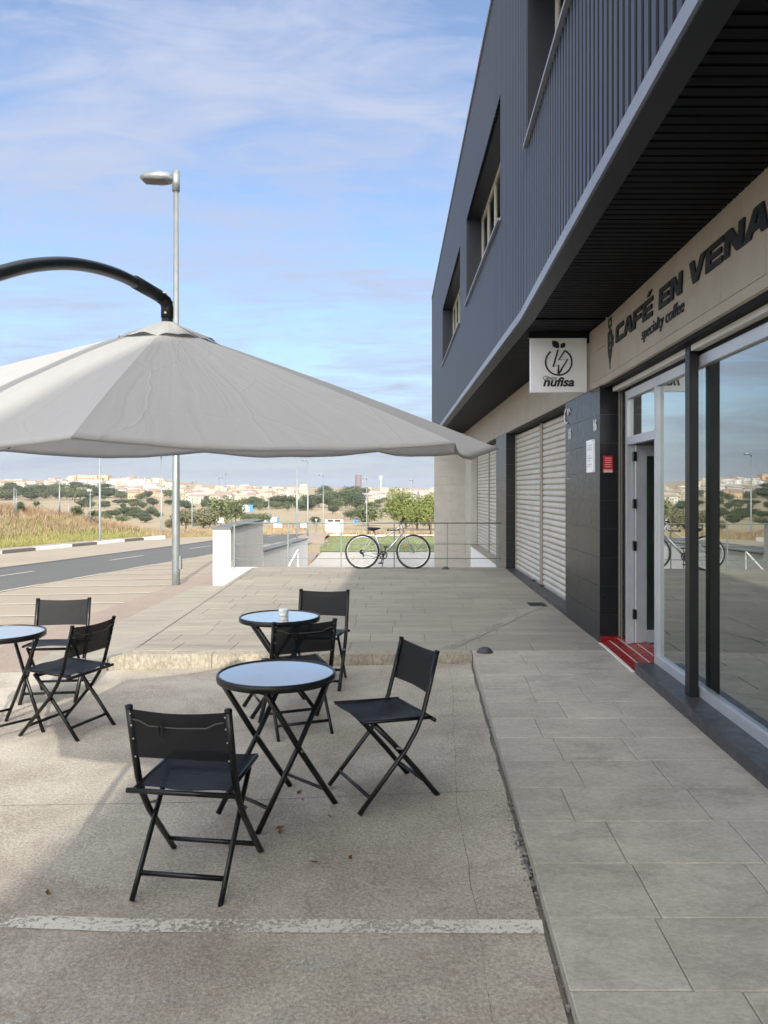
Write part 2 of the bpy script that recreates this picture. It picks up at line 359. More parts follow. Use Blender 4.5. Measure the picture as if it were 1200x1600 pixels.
# ------------------------------------------------------------------ ground heights
def P(X, Y): return .25+.036*max(X, -70)-.0256*max(Y, 8)
FARK = lambda Y: -17.6+.14*(Y-35.2)                      # the far kerb of the street
G = [(45, -2.0), (85, -3.4), (120, -4.5), (160, -6), (250, -8), (350, -8.5), (500, -6.5), (650, -1.5), (800, 5.5), (950, 13), (1050, 15), (1400, 9), (7000, -20)]
CEN = [(14, -1.35), (36, -1.25), (47, -1.2), (60, -2.0), (80, -3.05), (110, -4.2)]
MK = [(-.5, 1), (-.28, 1), (-.2, .62), (-.02, .52), (.3, .45)]
def H(X, Y):
    if Y < 6: Yc = 6
    else: Yc = Y
    k = X/max(Yc, 1)
    g = interp(G, Yc)
    g = -8.5+(g+8.5)*interp(MK, k) if Yc > 350 else g
    base = P(X, Yc)
    if X > -3.2: base = min(base, interp(CEN, Yc))
    z = lerp(base, g, smooth((Yc-45)/45))
    u = FARK(Yc)-X
    if u > 2.2 and Y > -30:
        z += 2.15*smooth((u-2.2)/5.5)*smooth((78-Y)/34)*smooth((60-u)/30)*(1+.18*mnoise.noise(Vector((X*.13, Y*.13, 0))))
    if Y > 60: z += .5*mnoise.noise(Vector((X*.02, Y*.02, 3)))
    return z
def gp(px, py, h=None):                                  # where the sight line of a pixel of the photograph meets the ground
    kx = (px-600)/1200; kz = (765-py)/1200; y = 14.
    while y < 3000:
        if CAMZ+kz*y <= H(kx*y, y): break
        y *= 1.004
    return kx*y, y, H(kx*y, y)
def padz(X, Y):
    return -.02+.02*(X+2.6)+.055*smooth((6.5-Y)/3.5)*clamp((X+1)/1.6)
def deckz(X, Y):
    z = .13+.012*max(0, Y-7.5)
    t = smooth((-2.45-X)/.5)
    return lerp(z, -.05-.012*max(0, Y-8), t)

# ground sheet
def build_ground():
    mb = MB()
    angs = []
    a = -180.
    while a < 180-1e-6:
        angs.append(a); a += .75 if -60 <= a < 40 else 6
    rad = [3.]
    while rad[-1] < 7000: rad.append(rad[-1]*1.055+.05)
    n = len(angs)
    mb.v.append((0, 0, -1.7))
    for r in rad:
        for a in angs:
            x = r*math.sin(R(a)); y = r*math.cos(R(a)); z = H(x, y)
            u = FARK(max(y, 6))-x
            if y < 52 and u < 2.2: z -= .12
            if y < 16.5 and x > -5: z = -1.75
            if x > 1.5 and y < 40: z = min(z, -1.75)
            mb.v.append((x, y, z))
    for k in range(n): mb.face((0, 1+k, 1+(k+1) % n))
    for i in range(len(rad)-1):
        b = 1+i*n
        for k in range(n): mb.face((b+k, b+n+k, b+n+(k+1) % n, b+(k+1) % n))
    o = mb.build('ground', M['field'], None, True); tag(o, kind='structure', label='dry rolling ground with tan fields up to the far hill')
build_ground()

def sheet(name, m, xs, ys, zf, label, kind='structure', off=0.):
    mb = MB(); nx = len(xs)
    for y in ys:
        for x in xs:
            X = x(y) if callable(x) else x
            mb.v.append((X, y, zf(X, y)+off))
    for j in range(len(ys)-1):
        for i in range(nx-1):
            a = j*nx+i; mb.face((a, a+1, a+nx+1, a+nx))
    o = mb.build(name, m, None, True); tag(o, label=label, kind=kind); return o
def frange(a, b, st):
    n = max(1, round((b-a)/st)); return [a+(b-a)*i/n for i in range(n+1)]

# street: straight, then bending away to the left beyond the white wall
def bend(Y): return -.0045*max(0, Y-36)**2 if Y < 75 else -.0045*39**2-.351*(Y-75)
NEAR = lambda Y: -8.04+.14*(Y-16.1)+bend(Y)
FAR = lambda Y: -12.3+.14*(Y-24.6)+bend(Y)
def Hs(X, Y): return H(X, Y) if Y > 50 else min(H(X, Y), P(X, Y)) if Y > 40 else P(X, Y)
ys = frange(-20, 90, 1.0)
sheet('road', M['asphalt'], [lambda y: FAR(y)+.5, lambda y: lerp(FAR(y), NEAR(y), .5), NEAR], ys, Hs, 'grey asphalt street curving away behind the white wall', off=.004)
sheet('road_gutter', M['gutter'], [FAR, lambda y: FAR(y)+.5], frange(-20, 60, 1), Hs, 'dark gutter strip along the far side of the street', off=.006)
sheet('far_parking_lane', M['paver'], [lambda y: FARK(y)+.02, FAR], frange(-20, 50, 1), Hs, 'tan parking lane on the far side of the street', off=.004)
sheet('parking_lot', M['paver'], [NEAR, lambda y: lerp(NEAR(y), -4.4, .5) if NEAR(y) < -4.4 else NEAR(y)+.01, lambda y: -4.4 if NEAR(y) < -4.45 else NEAR(y)+.02], frange(-20, 40, .5), P, 'tan paved parking bays between platform and street', off=.004)
sheet('paver_strip', M['pinkpaver'], [-4.4, -3.5], frange(-20, 38, .5), P, 'pink paver strip beside the concrete platform', off=.008)
# painted marks
def mark(name, pts, w, m, zf, off, parent=None):
    mb = MB(); a = Vector(pts[0]); b = Vector(pts[1]); d = (b-a); n_ = max(1, int(d.length/.5)); q = Vector((-d.y, d.x)).normalized()*w/2
    for i in range(n_):
        p0 = a+d*(i/n_); p1 = a+d*((i+1)/n_)
        c = [p0-q, p1-q, p1+q, p0+q]
        mb.quad(*[(v.x, v.y, zf(v.x, v.y)+off) for v in c])
    return mb.build(name, m, parent)
bays = empty('parking_markings', kind='structure', label='pale painted bay lines and road dashes')
for i in range(24):
    Y0 = 8.6+i*1.52
    if NEAR(Y0)+.2 > -4.6: break
    mark('bay_line', ((NEAR(Y0+.6)+.1, Y0+.55), (-4.4, Y0-.2)), .09, M['paint'], P, .012, bays)
for i in range(14):
    Y0 = 10+i*2.9
    mark('edge_line', ((NEAR(Y0)+.12, Y0), (NEAR(Y0+1.5)+.12, Y0+1.5)), .11, M['paint'], P, .016, bays)
for i in range(8):
    Y0 = 12.5+i*7
    c = lambda y: lerp(FAR(y), NEAR(y), .47)
    mark('lane_dash', ((c(Y0), Y0), (c(Y0+2.6), Y0+2.6)), .12, M['paint'], Hs, .012, bays)
# far kerb in alternating painted stones + sidewalk
fk = empty('far_kerb', (0, 0, 0), kind='structure', label='far kerb of white and dark stones')
y = 0.
i = 0
while y < 52:
    L_ = 3.3 if i % 2 else 2.6
    mb = MB(); x0 = FARK(y); x1 = FARK(y+L_-.04)
    z0 = P(x0, y); z1 = P(x1, y+L_)
    mb.hexa([(x0-.25, y, z0-.2), (x0, y, z0-.2), (x1, y+L_-.04, z1-.2), (x1-.25, y+L_-.04, z1-.2), (x0-.25, y, z0+.16), (x0, y, z0+.16), (x1, y+L_-.04, z1+.16), (x1-.25, y+L_-.04, z1+.16)])
    mb.build('kerb_stone', M['kerbwhite'] if i % 2 else M['kerbdark'], fk); y += L_; i += 1
sheet('far_sidewalk', M['side'], [lambda y: FARK(y)-2.5, lambda y: FARK(y)-.25], frange(-20, 52, 1), P, 'pale sidewalk along the weedy bank', off=.14)

# lower concrete yard beyond the platform, path and lawn
sheet('lower_yard', mat('yard_concrete', (.36, .345, .31), (.43, .41, .37), scale=1.2, rough=.85, speck=.1), [-2.9, 8.], frange(14.6, 36, 1), lambda X, Y: -1.25, 'pale concrete yard below the platform')
sheet('lawn', M['lawn'], [lambda y: -3.1-.03*(y-36), 0, 14.], frange(36, 47.2, .7), lambda X, Y: -1.22+.03*mnoise.noise(Vector((X, Y, 0))), 'green lawn beyond the bicycle')
sheet('footpath', M['pinkpaver'], [lambda y: -4.6-.03*(y-30), lambda y: -3.05-.03*(y-36)], frange(31, 62, 1), lambda X, Y: max(H(X, Y), -1.25 if Y < 47 else -9), 'pink footpath left of the lawn', off=.02)
sheet('lawn_kerb', M['kerbwhite'], [-3.6, 14.], [47.2, 48.0], lambda X, Y: -1.14, 'pale edging at the far side of the lawn')

# ------------------------------------------------------------------ foreground pad, kerb, stamped paving
S1, S2 = -1., 7.5
def FX(xp, s):
    if s < S1: return xp+.0542*S1+.10*(s-S1)
    if s <= S2: return xp+.0542*s
    return xp+.0542*S2+.0125*(s-S2)
CRX = .44
def crack(Y): return FX(CRX, Y)+.012*mnoise.noise(Vector((0, Y*3, 5)))
xs_pad = [-3.6+i*(4.05)/16 for i in range(16)]
xs_pad = list(xs_pad)+[lambda y: crack(y)-.15, lambda y: crack(y)-.012-.008*(1+mnoise.noise(Vector((Y_ := y*5, 0, 0))))]
sheet('concrete_pad', M['pad'], xs_pad, frange(-20, 3, .6)+frange(3, 7.22, .12)[1:], padz, 'worn grey concrete terrace under the tables')
# joint beneath the crack
sheet('crack_bed', M['grout'], [lambda y: crack(y)-.06, lambda y: FX(CRX, y)+.03], frange(-20, 7.3, .5), lambda X, Y: padz(X, Y)-.03, 'dark open joint between terrace and pavement')
# slab control joints (saw cuts in the pad): thin dark recessed strips
for (yy, nm) in ((4.08, 0), (-.3, 0)):
    mb = MB()
    for i in range(40):
        x0 = -3.6+i*.104; x1 = x0+.104
        f = lambda x: yy-.012*x+.006*mnoise.noise(Vector((x*4, yy, 0)))
        if x1 > crack(yy)-.03: break
        mb.quad((x0, f(x0)-.003, padz(x0, yy)+.0015), (x1, f(x1)-.003, padz(x1, yy)+.0015), (x1, f(x1)+.003, padz(x1, yy)+.0015), (x0, f(x0)+.003, padz(x0, yy)+.0015))
    tag(mb.build('slab_joint', M['grout']), kind='structure', label='thin dark joint across the concrete terrace')
mk = mark('painted_line', ((-3.6, 3.20), (.575, 2.775)), .088, M['worn'], padz, .004)
tag(mk, kind='structure', label='worn white painted line across the terrace')
mk = mark('painted_line', ((-3.6, -1.8), (.40, -2.2)), .088, M['worn'], padz, .004); tag(mk, kind='structure', label='worn white painted line behind the viewer')
# hairline edge between two pours, and the greyer strip of cement by the open joint
pour = [(7.1, .60), (6.3, .567), (5.2, .47), (4.5, .42), (3.95, .372), (3.4, .36), (2.88, .348), (2.39, .329), (1.5, .28), (-4, .0)]
pour_x = lambda y: interp([(b, a) for b, a in reversed(pour)], y)+.010*mnoise.noise(Vector((0, y*5, 9)))
mb = MB(); yy_ = frange(-4, 7.1, .06)
for a, b in zip(yy_, yy_[1:]):
    w0 = .0012+.0014*mnoise.noise(Vector((a*4, 3, 0)))
    mb.quad((pour_x(a)-w0, a, padz(pour_x(a), a)+.0025), (pour_x(a)+w0, a, padz(pour_x(a), a)+.0025), (pour_x(b)+w0, b, padz(pour_x(b), b)+.0025), (pour_x(b)-w0, b, padz(pour_x(b), b)+.0025))
tag(mb.build('hairline_crack', worn_paint('crack_shade', (.17, .15, .125), .46, 5)), kind='structure', label='hairline crack in the terrace beside the open joint')
# spills
for (cx_, cy_, rx, ry, m_) in ((-.62, 2.52, .26, .07, 'chalk'), (-.25, 2.62, .12, .03, 'chalk'), (-.98, 2.42, .22, .06, 'chalk'), (.1, 2.42, .2, .10, 'chalk'), (-.4, 2.36, .3, .05, 'chalk'), (.3, 2.75, .05, .12, 'chalk')):
    mb = MB(); n0 = 18; c0 = len(mb.v)
    pts = []
    for k in range(n0):
        w = 2*math.pi*k/n0; q = 1+.35*mnoise.noise(Vector((math.cos(w)*2+cx_*9, math.sin(w)*2, cy_)))
        X = cx_+rx*q*math.cos(w); Y = cy_+ry*q*math.sin(w); pts.append((X, Y, padz(X, Y)+.006))
    mb.v += pts; mb.face(tuple(range(n0)))
    tag(mb.build('floor_stain', M[m_]), kind='structure', label='pale dried spill on the concrete' if m_ == 'chalk' else 'dark stain on the concrete')

# kerb stones under the platform edge
kerb = empty('platform_kerb', (0, 0, 0), kind='structure', label='rough yellowish concrete kerb below the platform')
xk = [-3.55, -3.05, -2.6, -1.62, -.62, .36, .835]
for a, b in zip(xk, xk[1:]):
    mb = MB(); n0 = 8
    for i in range(n0):
        x0 = lerp(a, b-.006, i/n0); x1 = lerp(a, b-.006, (i+1)/n0)
        j = lambda x: .008*mnoise.noise(Vector((x*6, 1, 0)))
        z0 = deckz(x0, 7.3)-.002; z1 = deckz(x1, 7.3)-.002
        mb.hexa([(x0, 7.22+j(x0), -.3), (x1, 7.22+j(x1), -.3), (x1, 7.42, -.3), (x0, 7.42, -.3), (x0, 7.235+j(x0), z0), (x1, 7.235+j(x1), z1), (x1, 7.42, z1), (x0, 7.42, z0)])
    mb.build('kerb_stone', M['kerb'] if a > -2.9 else M['pinkpaver'], kerb)

# stamped slabs: pavement along the building and the deck; each slab is a piece
def slabs(parent, m, y0, y1, dy, xl, xr, zf, wmin, wmax, seed, name='paving_slab', limit=10**9):
    rnd = random.Random(seed); y = y0; cnt = 0; row = 0
    while y < y1-.05:
        ye = min(y+dy, y1); ym = (y+ye)/2; L0 = xl(ym); R0 = xr(ym)
        x = L0; first = True
        while x < R0-.02:
            w = rnd.uniform(wmin, wmax)
            if first: w *= rnd.uniform(.35, 1.0); first = False
            xe = x+w
            if R0-xe < .16: xe = R0
            g_ = .0018; b = .0045
            dz = rnd.uniform(-.0012, .0012)
            sh0 = (.0542 if y < S2 else .0125)
            mb = MB()
            def C(X, Y): return X+(Y-ym)*sh0*(1 if parent_is_walk else 0)
            parent_is_walk = True
            P4 = [(x+g_, y+g_), (xe-g_, y+g_), (xe-g_, ye-g_), (x+g_, ye-g_)]
            Q4 = [(x+g_+b, y+g_+b), (xe-g_-b, y+g_+b), (xe-g_-b, ye-g_-b), (x+g_+b, ye-g_-b)]
            lo = [(C(a, c), c, zf(a, c)-.02) for a, c in P4]; mi = [(C(a, c), c, zf(a, c)-.003+dz) for a, c in P4]; hi = [(C(a, c), c, zf(a, c)+dz) for a, c in Q4]
            mb.v = lo+mi+hi
            for k in range(4):
                k2 = (k+1) % 4; mb.face((k, k2, 4+k2, 4+k)); mb.face((4+k, 4+k2, 8+k2, 8+k))
            mb.face((8, 9, 10, 11))
            mb.build(name, m, parent); cnt += 1
            x = xe
        y = ye; row += 1
    return cnt
walk = sheet('pavement', M['grout'], [lambda y: FX(CRX, y)+.004, lambda y: FX(1.78, y)], frange(-20, 0, 2)+frange(0, 7.4, .5)[1:], lambda X, Y: .13-.009, 'stamped concrete pavement along the shopfront')
mb = MB()          # side face of the pavement at the crack
for a, b in zip(frange(-20, 7.4, .25), frange(-20, 7.4, .25)[1:]):
    mb.quad((FX(CRX, a)+.004, a, -.05), (FX(CRX, b)+.004, b, -.05), (FX(CRX, b)+.004, b, .128), (FX(CRX, a)+.004, a, .128))
tag(mb.build('pavement_edge', M['slab']), kind='structure', label='cut edge of the pavement along the crack')
n_w = slabs(walk, M['slab'], .35, 7.4, .405, lambda y: FX(CRX+.004, y), lambda y: FX(1.775, y), lambda X, Y: .13, .38, .66, 3)
far_walk = MB()
for a, b in zip(frange(-20, .345, .9), frange(-20, .345, .9)[1:]):
    far_walk.quad((FX(CRX+.006, a), a, .13), (FX(1.775, a), a, .13), (FX(1.775, b), b-.008, .13), (FX(CRX+.006, b), b-.008, .13))
far_walk.build('paving_slab', M['slab'], walk)
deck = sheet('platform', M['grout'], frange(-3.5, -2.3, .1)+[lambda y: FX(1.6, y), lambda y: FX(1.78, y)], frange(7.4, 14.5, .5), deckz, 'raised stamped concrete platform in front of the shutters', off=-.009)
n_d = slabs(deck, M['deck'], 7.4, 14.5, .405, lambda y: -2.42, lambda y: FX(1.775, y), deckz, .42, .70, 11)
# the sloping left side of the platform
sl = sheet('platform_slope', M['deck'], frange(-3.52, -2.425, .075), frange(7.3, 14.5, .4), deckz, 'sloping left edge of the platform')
# smear and drain grate
mk = mark('mortar_smear', ((.62, 7.5), (2.05, 10.1)), .14, M['mortar'], deckz, .005); tag(mk, kind='structure', label='pale mortar smear running diagonally to the wall')
g = empty('drain_grate', (FX(1.58, 10.15), 10.15, deckz(1, 10.15)+.002), 0, label='small dark drain grate in the platform by the shutters', cat='drain grate')
mb = MB(); mb.box(-.11, .11, -.16, .16, -.004, .003); mb.build('plate', M['gutter'], g)
for i in range(6):
    mb = MB(); mb.box(-.095, .095, -.14+i*.05, -.115+i*.05, .003, .007); mb.build('bar', M['blackmetal'], g)
def dome(x, y, z, r, label):
    mb = MB(); prof = [(r*1.25, 0), (r*1.2, r*.12), (r, r*.2)]+[(r*math.cos(R(a)), r*.2+r*.62*math.sin(R(a))) for a in range(10, 91, 10)]
    mb.lathe(prof, 20)
    for i, v in enumerate(mb.v): mb.v[i] = tuple(Vector(v)*(1+.05*mnoise.noise(Vector(v)*30)))
    o = mb.build('bollard_dome', M['stone'], None, True); o.location = (x, y, z); tag(o, label=label, cat='dome bollard')
dome(.96, 7.32, .13, .065, 'dark grey dome stop at the right end of the kerb beside the pavement')
dome(1.14, 14.2, deckz(1, 14.2), .06, 'small dark dome stop on the platform edge below the end wall')

# rubble in the crack, leaves
rb = MB(); rnd = random.Random(5)
for i in range(240):
    Y = rnd.choice([rnd.uniform(2.2, 7.0), rnd.uniform(3.0, 3.9)]); X = crack(Y)-.012+rnd.gauss(0, .012)-(.02 if 3.1 < Y < 3.6 else 0)*rnd.random()
    s = rnd.uniform(.003, .010)*(1.6 if 3.15 < Y < 3.55 else 1); z = padz(X, Y)-.002
    c = Vector((X, Y, z)); n0 = len(rb.v)
    for dx, dy, dz in ((1, 0, 0), (0, 1, 0), (-1, 0, 0), (0, -1, 0), (0, 0, 1)):
        rb.v.append(tuple(c+Vector((dx*s*rnd.uniform(.6, 1.6), dy*s*rnd.uniform(.6, 2), dz*s*rnd.uniform(.3, .8)))))
    for a, b in ((0, 1), (1, 2), (2, 3), (3, 0)): rb.face((n0+a, n0+b, n0+4))
tag(rb.build('rubble', M['rubble']), kind='stuff', label='loose mortar crumbs along the cracked joint')
leaf_px = [(472, 1262), (468, 1250), (352, 1325), (437, 1314), (515, 1292), (548, 1362), (75, 1398), (490, 1366), (362, 1333), (438, 1307)]
for i, (px, py) in enumerate(leaf_px):
    Y = 1.68*1200/(py-765); X = (px-600)/1200*Y
    mb = MB(); s = rnd.uniform(.010, .018)
    mb.v = [(-s*1.5, 0, .004), (-.3*s, -.7*s, .002), (s*1.5, 0, .008), (-.3*s, .7*s, .010), (0, 0, .001)]
    mb.face((0, 1, 4)); mb.face((1, 2, 4)); mb.face((2, 3, 4)); mb.face((3, 0, 4))
    o = mb.build('dry_leaf', M['dryleaf']); o.location = (X, Y, padz(X, Y)+.002); o.rotation_euler = (0, 0, rnd.uniform(0, 6))
    tag(o, label='tiny dry brown leaf lying on the terrace concrete', cat='leaf', group='dry leaves on the terrace')

# ------------------------------------------------------------------ the building
B = empty('commercial_building', (2, 0, 0), label='dark metal-clad two-storey building with beige fascia, shutters and glazed coffee shop', cat='building')
B.location = (0, 0, 0)
def fsplit(s0, s1):
    cuts = [s0]+[c for c in (S1, S2) if s0 < c < s1]+[s1]; return list(zip(cuts, cuts[1:]))
def fbox(mb, x0, x1, s0, s1, z0, z1):
    for a, b in fsplit(s0, s1):
        mb.hexa([(FX(x0, a), a, z0), (FX(x1, a), a, z0), (FX(x1, b), b, z0), (FX(x0, b), b, z0), (FX(x0, a), a, z1), (FX(x1, a), a, z1), (FX(x1, b), b, z1), (FX(x0, b), b, z1)])
def fobj(name, m, *boxes, parent=B):
    mb = MB()
    for bx in boxes: fbox(mb, *bx)
    return mb.build(name, m, parent)
XF = .96; ZS = 3.34; ZT = 8.0; SE = 25.4; SB = -16.
WIN = [(-10.5, -5.6, 4.93, 6.4), (-3.5, .9, 4.93, 6.4), (2.4, 7.3, 4.95, 6.42), (9.15, 13.45, 4.92, 6.40), (14.7, 20.0, 4.90, 6.36)]
# ribbed cladding, one sheet per metre or so
def clad_panel(s0, s1, z0, z1):
    mb = MB(); n0 = max(1, round((s1-s0)/.105)); p = (s1-s0)/n0; prof = []
    for i in range(n0):
        a = s0+i*p
        prof += [(a, XF+.042), (a+p*.34, XF+.042), (a+p*.40, XF), (a+p*.94, XF)]
    prof.append((s1, XF+.042))
    for s, x in prof: mb.v.append((FX(x, s), s, z0)); mb.v.append((FX(x, s), s, z1))
    for i in range(len(prof)-1): mb.face((2*i+2, 2*i, 2*i+1, 2*i+3))
    # bottom and top closing lips
    for i in range(len(prof)-1):
        (s, x), (t, y_) = prof[i], prof[i+1]
        mb.quad((FX(x, s), s, z0), (FX(y_, t), t, z0), (FX(XF+.05, t), t, z0), (FX(XF+.05, s), s, z0))
        mb.quad((FX(x, s), s, z1), (FX(XF+.05, s), s, z1), (FX(XF+.05, t), t, z1), (FX(y_, t), t, z1))
    mb.build('cladding_panel', M['clad'], B)
edges = [SB]; 
for w in WIN: edges += [w[0], w[1]]
edges.append(SE)
ZC0 = ZS+.085
for i in range(len(edges)-1):
    a, b = edges[i], edges[i+1]; w = next((w for w in WIN if abs(w[0]-a) < 1e-6), None)
    for c, d in fsplit(a, b):
        n0 = max(1, round((d-c)/1.05))
        for k in range(n0):
            p0 = lerp(c, d, k/n0); p1 = lerp(c, d, (k+1)/n0)
            if w: clad_panel(p0, p1, ZC0, w[2]-.02); clad_panel(p0, p1, w[3], ZT-.02)
            else: clad_panel(p0, p1, ZC0, ZT-.02)
# masonry behind
bx = []
for i in range(len(edges)-1):
    a, b = edges[i], edges[i+1]; w = next((w for w in WIN if abs(w[0]-a) < 1e-6), None)
    if w: bx += [(XF+.055, 1.30, a, b, ZC0, w[2]-.03), (XF+.055, 1.30, a, b, w[3]+.03, ZT-.03)]
    else: bx += [(XF+.055, 1.30, a+.03, b-.03, ZC0, ZT-.03)]
fobj('upper_wall', M['clad_dark'], *bx)
fobj('upper_core', M['clad_dark'], (1.75, 10, SB, SE-.02, ZS+.12, ZT-.1))
fobj('roof', M['roofing'], (1.30, 10, SB, SE, ZT-.1, ZT-.02))
fobj('roof_capping', M['trim'], (XF-.02, XF+.09, SB, SE+.02, ZT-.02, ZT+.03))
fobj('corner_trim', M['clad_dark'], (XF-.006, XF+.05, SE, SE+.05, ZC0, ZT-.02))
fobj('end_wall_cladding', M['clad'], (XF+.06, 10, SE-.02, SE+.02, ZS, ZT-.03))
# windows
for (a, b, z0, z1) in WIN:
    W = MB(); xw = 1.225
    # lining of the deep reveal
    fbox(W, XF+.004, 1.26, a, a+.03, z0, z1+.03); fbox(W, XF+.004, 1.26, b-.03, b, z0, z1+.03); fbox(W, XF+.004, 1.26, a+.03, b-.03, z1, z1+.03)
    win = W.build('window', M['clad_dark'], B)
    fobj('sill', M['trim'], (XF-.035, 1.26, a+.002, b-.002, z0-.03, z0), parent=win)
    fr = [(xw, xw+.05, a+.03, b-.03, z0+.001, z0+.07), (xw, xw+.05, a+.03, b-.03, z1-.06, z1-.001)]
    n0 = max(2, round((b-a)/.95))
    for i in range(n0+1):
        c = lerp(a+.06, b-.06, i/n0); fr.append((xw, xw+.05, c-.03, c+.03, z0+.07, z1-.06))
    fobj('frame', M['curtain'], *fr, parent=win)
    for i in range(n0):
        c = lerp(a+.06, b-.06, i/n0)+.03; d = lerp(a+.06, b-.06, (i+1)/n0)-.03
        fobj('pane', M['winglass'], (xw+.02, xw+.028, c, d, z0+.07, z1-.06), parent=win)
        if (i+int(a)) % 3: fobj('blind', M['curtain'], (xw+.12, xw+.13, c, d, z0+.05, z1-.05), parent=win)
# bottom trim strip, soffit
trim = empty('edge_trim'); trim.parent = B
for c, d in fsplit(SB, SE+.03):
    n0 = max(1, round((d-c)/2.9))
    for k in range(n0):
        p0 = lerp(c, d, k/n0); p1 = lerp(c, d, (k+1)/n0)-.004
        fobj('trim_piece', M['trim'], (XF-.035, XF+.05, p0, p1, ZS, ZS+.082), parent=trim)
fobj('edge_return', mat('return_metal', (.012, .014, .019), rough=.4, spec=.4), (XF-.02, XF+.10, SB, SE, ZS-.012, ZS-.002))
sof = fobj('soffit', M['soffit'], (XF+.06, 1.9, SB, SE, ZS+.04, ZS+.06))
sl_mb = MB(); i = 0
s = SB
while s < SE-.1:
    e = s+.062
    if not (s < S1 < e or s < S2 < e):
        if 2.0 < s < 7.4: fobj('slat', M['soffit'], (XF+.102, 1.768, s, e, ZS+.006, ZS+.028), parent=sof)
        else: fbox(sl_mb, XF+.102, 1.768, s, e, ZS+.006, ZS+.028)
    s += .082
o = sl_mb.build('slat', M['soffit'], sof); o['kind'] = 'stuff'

# fascia
ZB, ZF = 2.73, 3.375
fas = fobj('fascia', M['beige_joint'], (1.778, 1.96, SB, 8.1, ZB, ZF))
for (z0, z1, off) in ((ZB+.001, 2.798, .30), (2.801, 3.10, .0), (3.103, ZF, .3)):
    s = -2+off
    while s < 8.1:
        e = min(s+.6, 8.1)
        for a, b in fsplit(s, e):
            if b-a > .02: fobj('stone_panel', M['beige'], (1.77, 1.7775, a+.0015, b-.0015, z0, z1), parent=fas)
        s += .6
fobj('stone_panel', M['beige'], (1.77, 1.7775, SB, -2.01, ZB+.001, ZF), parent=fas)
fobj('plain_fascia', M['beige'], (1.77, 1.96, 8.102, SE, ZB, ZF))
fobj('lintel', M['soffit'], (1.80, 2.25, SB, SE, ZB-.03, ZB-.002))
# piers in black tile
def pier(name, s0, s1, z0=.13, xd=.20, side=True, m='tile', cols=None):
    pr = fobj(name, M['tile_joint'], (1.776, 1.77+xd+.05, s0+.006, s1-.006, z0, ZB-.002))
    rows = round((ZB-z0)/.289)
    cols = cols or [s0, min(s0+.35, s1)]+[x for x in (s0+.95, s0+1.55, s0+2.15) if x < s1-.1]+[s1]
    for r_ in range(rows):
        a = z0+r_*(ZB-.004-z0)/rows; b = z0+(r_+1)*(ZB-.004-z0)/rows-.003
        cc = sorted(set(cols))
        for c, d in zip(cc, cc[1:]):
            if d-c < .02: continue
            for e, f in fsplit(c, d-.003): fobj('tile', M[m], (1.768, 1.7755, e, f, a, b), parent=pr)
        if side: fobj('tile', M[m], (1.768, 1.77+xd, s0-.001, s0+.0055, a, b), parent=pr)
    return pr
pier('pier', 7.75, 9.30, xd=.185)
pier('pier', 14.2, 15.6, z0=.13, xd=.18)
fobj('pier_base', M['concrete'], (1.77, 2.2, 14.52, 15.6, -1.3, .128))
fobj('far_pier', M['concrete'], (1.77, 2.2, 20.7, 22.3, -1.3, ZB-.002))
# end wall (fin) in concrete blocks
ew = MB(); xa, xb = FX(.885, 22.3), FX(1.768, 22.3)
ew.box(xa+.01, xb-.0, 22.31, 22.6, -1.3, ZS-.02); ewo = ew.build('end_wall', M['beige_joint'], B)
z = -1.3; r_ = 0
while z < ZS-.03:
    e = min(z+.24, ZS-.02); cuts = [xa, xa+.48, xb] if r_ % 2 else [xa, xa+.24, xa+.7, xb]
    for c, d in zip(cuts, cuts[1:]):
        mb = MB(); mb.box(c+.004, d-.004, 22.298, 22.309, z+.004, e-.004); mb.build('block', M['concrete'], ewo)
    z += .24; r_ += 1
mb = MB(); mb.box(xa, xa+.0085, 22.312, 22.6, -1.3, ZS-.02); mb.build('block_face', M['concrete'], ewo)

# shutters
def shutter(s0, s1, zb, label=None):
    sh = fobj('roller_shutter', M['shutter_guide'], (1.93, 1.99, s0, s0+.05, zb, ZB-.04), (1.93, 1.99, s1-.05, s1, zb, ZB-.04))
    z = zb+.004; prof = None
    base = None
    while z < ZB-.05:
        e = min(z+.085, ZB-.04)
        if base is None or e-z < .08:
            mb = MB(); pr = [(1.972, 0), (1.956, .006), (1.948, .022), (1.946, .045), (1.952, .066), (1.966, .078), (1.972, .080)]
            pr = [(x_, min(q_, e-z)) for x_, q_ in pr]
            a, b = s0+.052, s1-.052
            for x_, q_ in pr: mb.v.append((FX(x_, a), a, q_)); mb.v.append((FX(x_, b), b, q_))
            for i in range(len(pr)-1): mb.face((2*i, 2*i+2, 2*i+3, 2*i+1))
            o = mb.build('slat', M['shutter'], sh, True); me = o.data
            if e-z >= .08: base = me
        else:
            o = link_mesh('slat', base, sh)
        o.location = (0, 0, z); z += .085
    fobj('bottom_rail', M['alu'], (1.94, 1.975, s0+.055, s1-.055, zb-.0, zb+.003), parent=sh)
    fobj('back', M['dark'], (1.974, 1.985, s0+.052, s1-.052, zb, ZB-.04), parent=sh)
    return sh
zst = .225
shutter(9.32, 11.68, zst); shutter(11.74, 14.18, zst)
shutter(15.62, 18.1, .20); shutter(18.16, 20.68, .20)
fobj('centre_guide', M['alu'], (1.935, 1.96, 11.681, 11.739, zst, ZB-.04))
fobj('centre_guide', M['alu'], (1.935, 1.96, 18.101, 18.159, .2, ZB-.04))
for s in (9.75, 11.55, 12.2):
    fobj('shutter_lock', M['blackmetal'], (1.90, 1.95, s, s+.16, zst+.001, zst+.012))
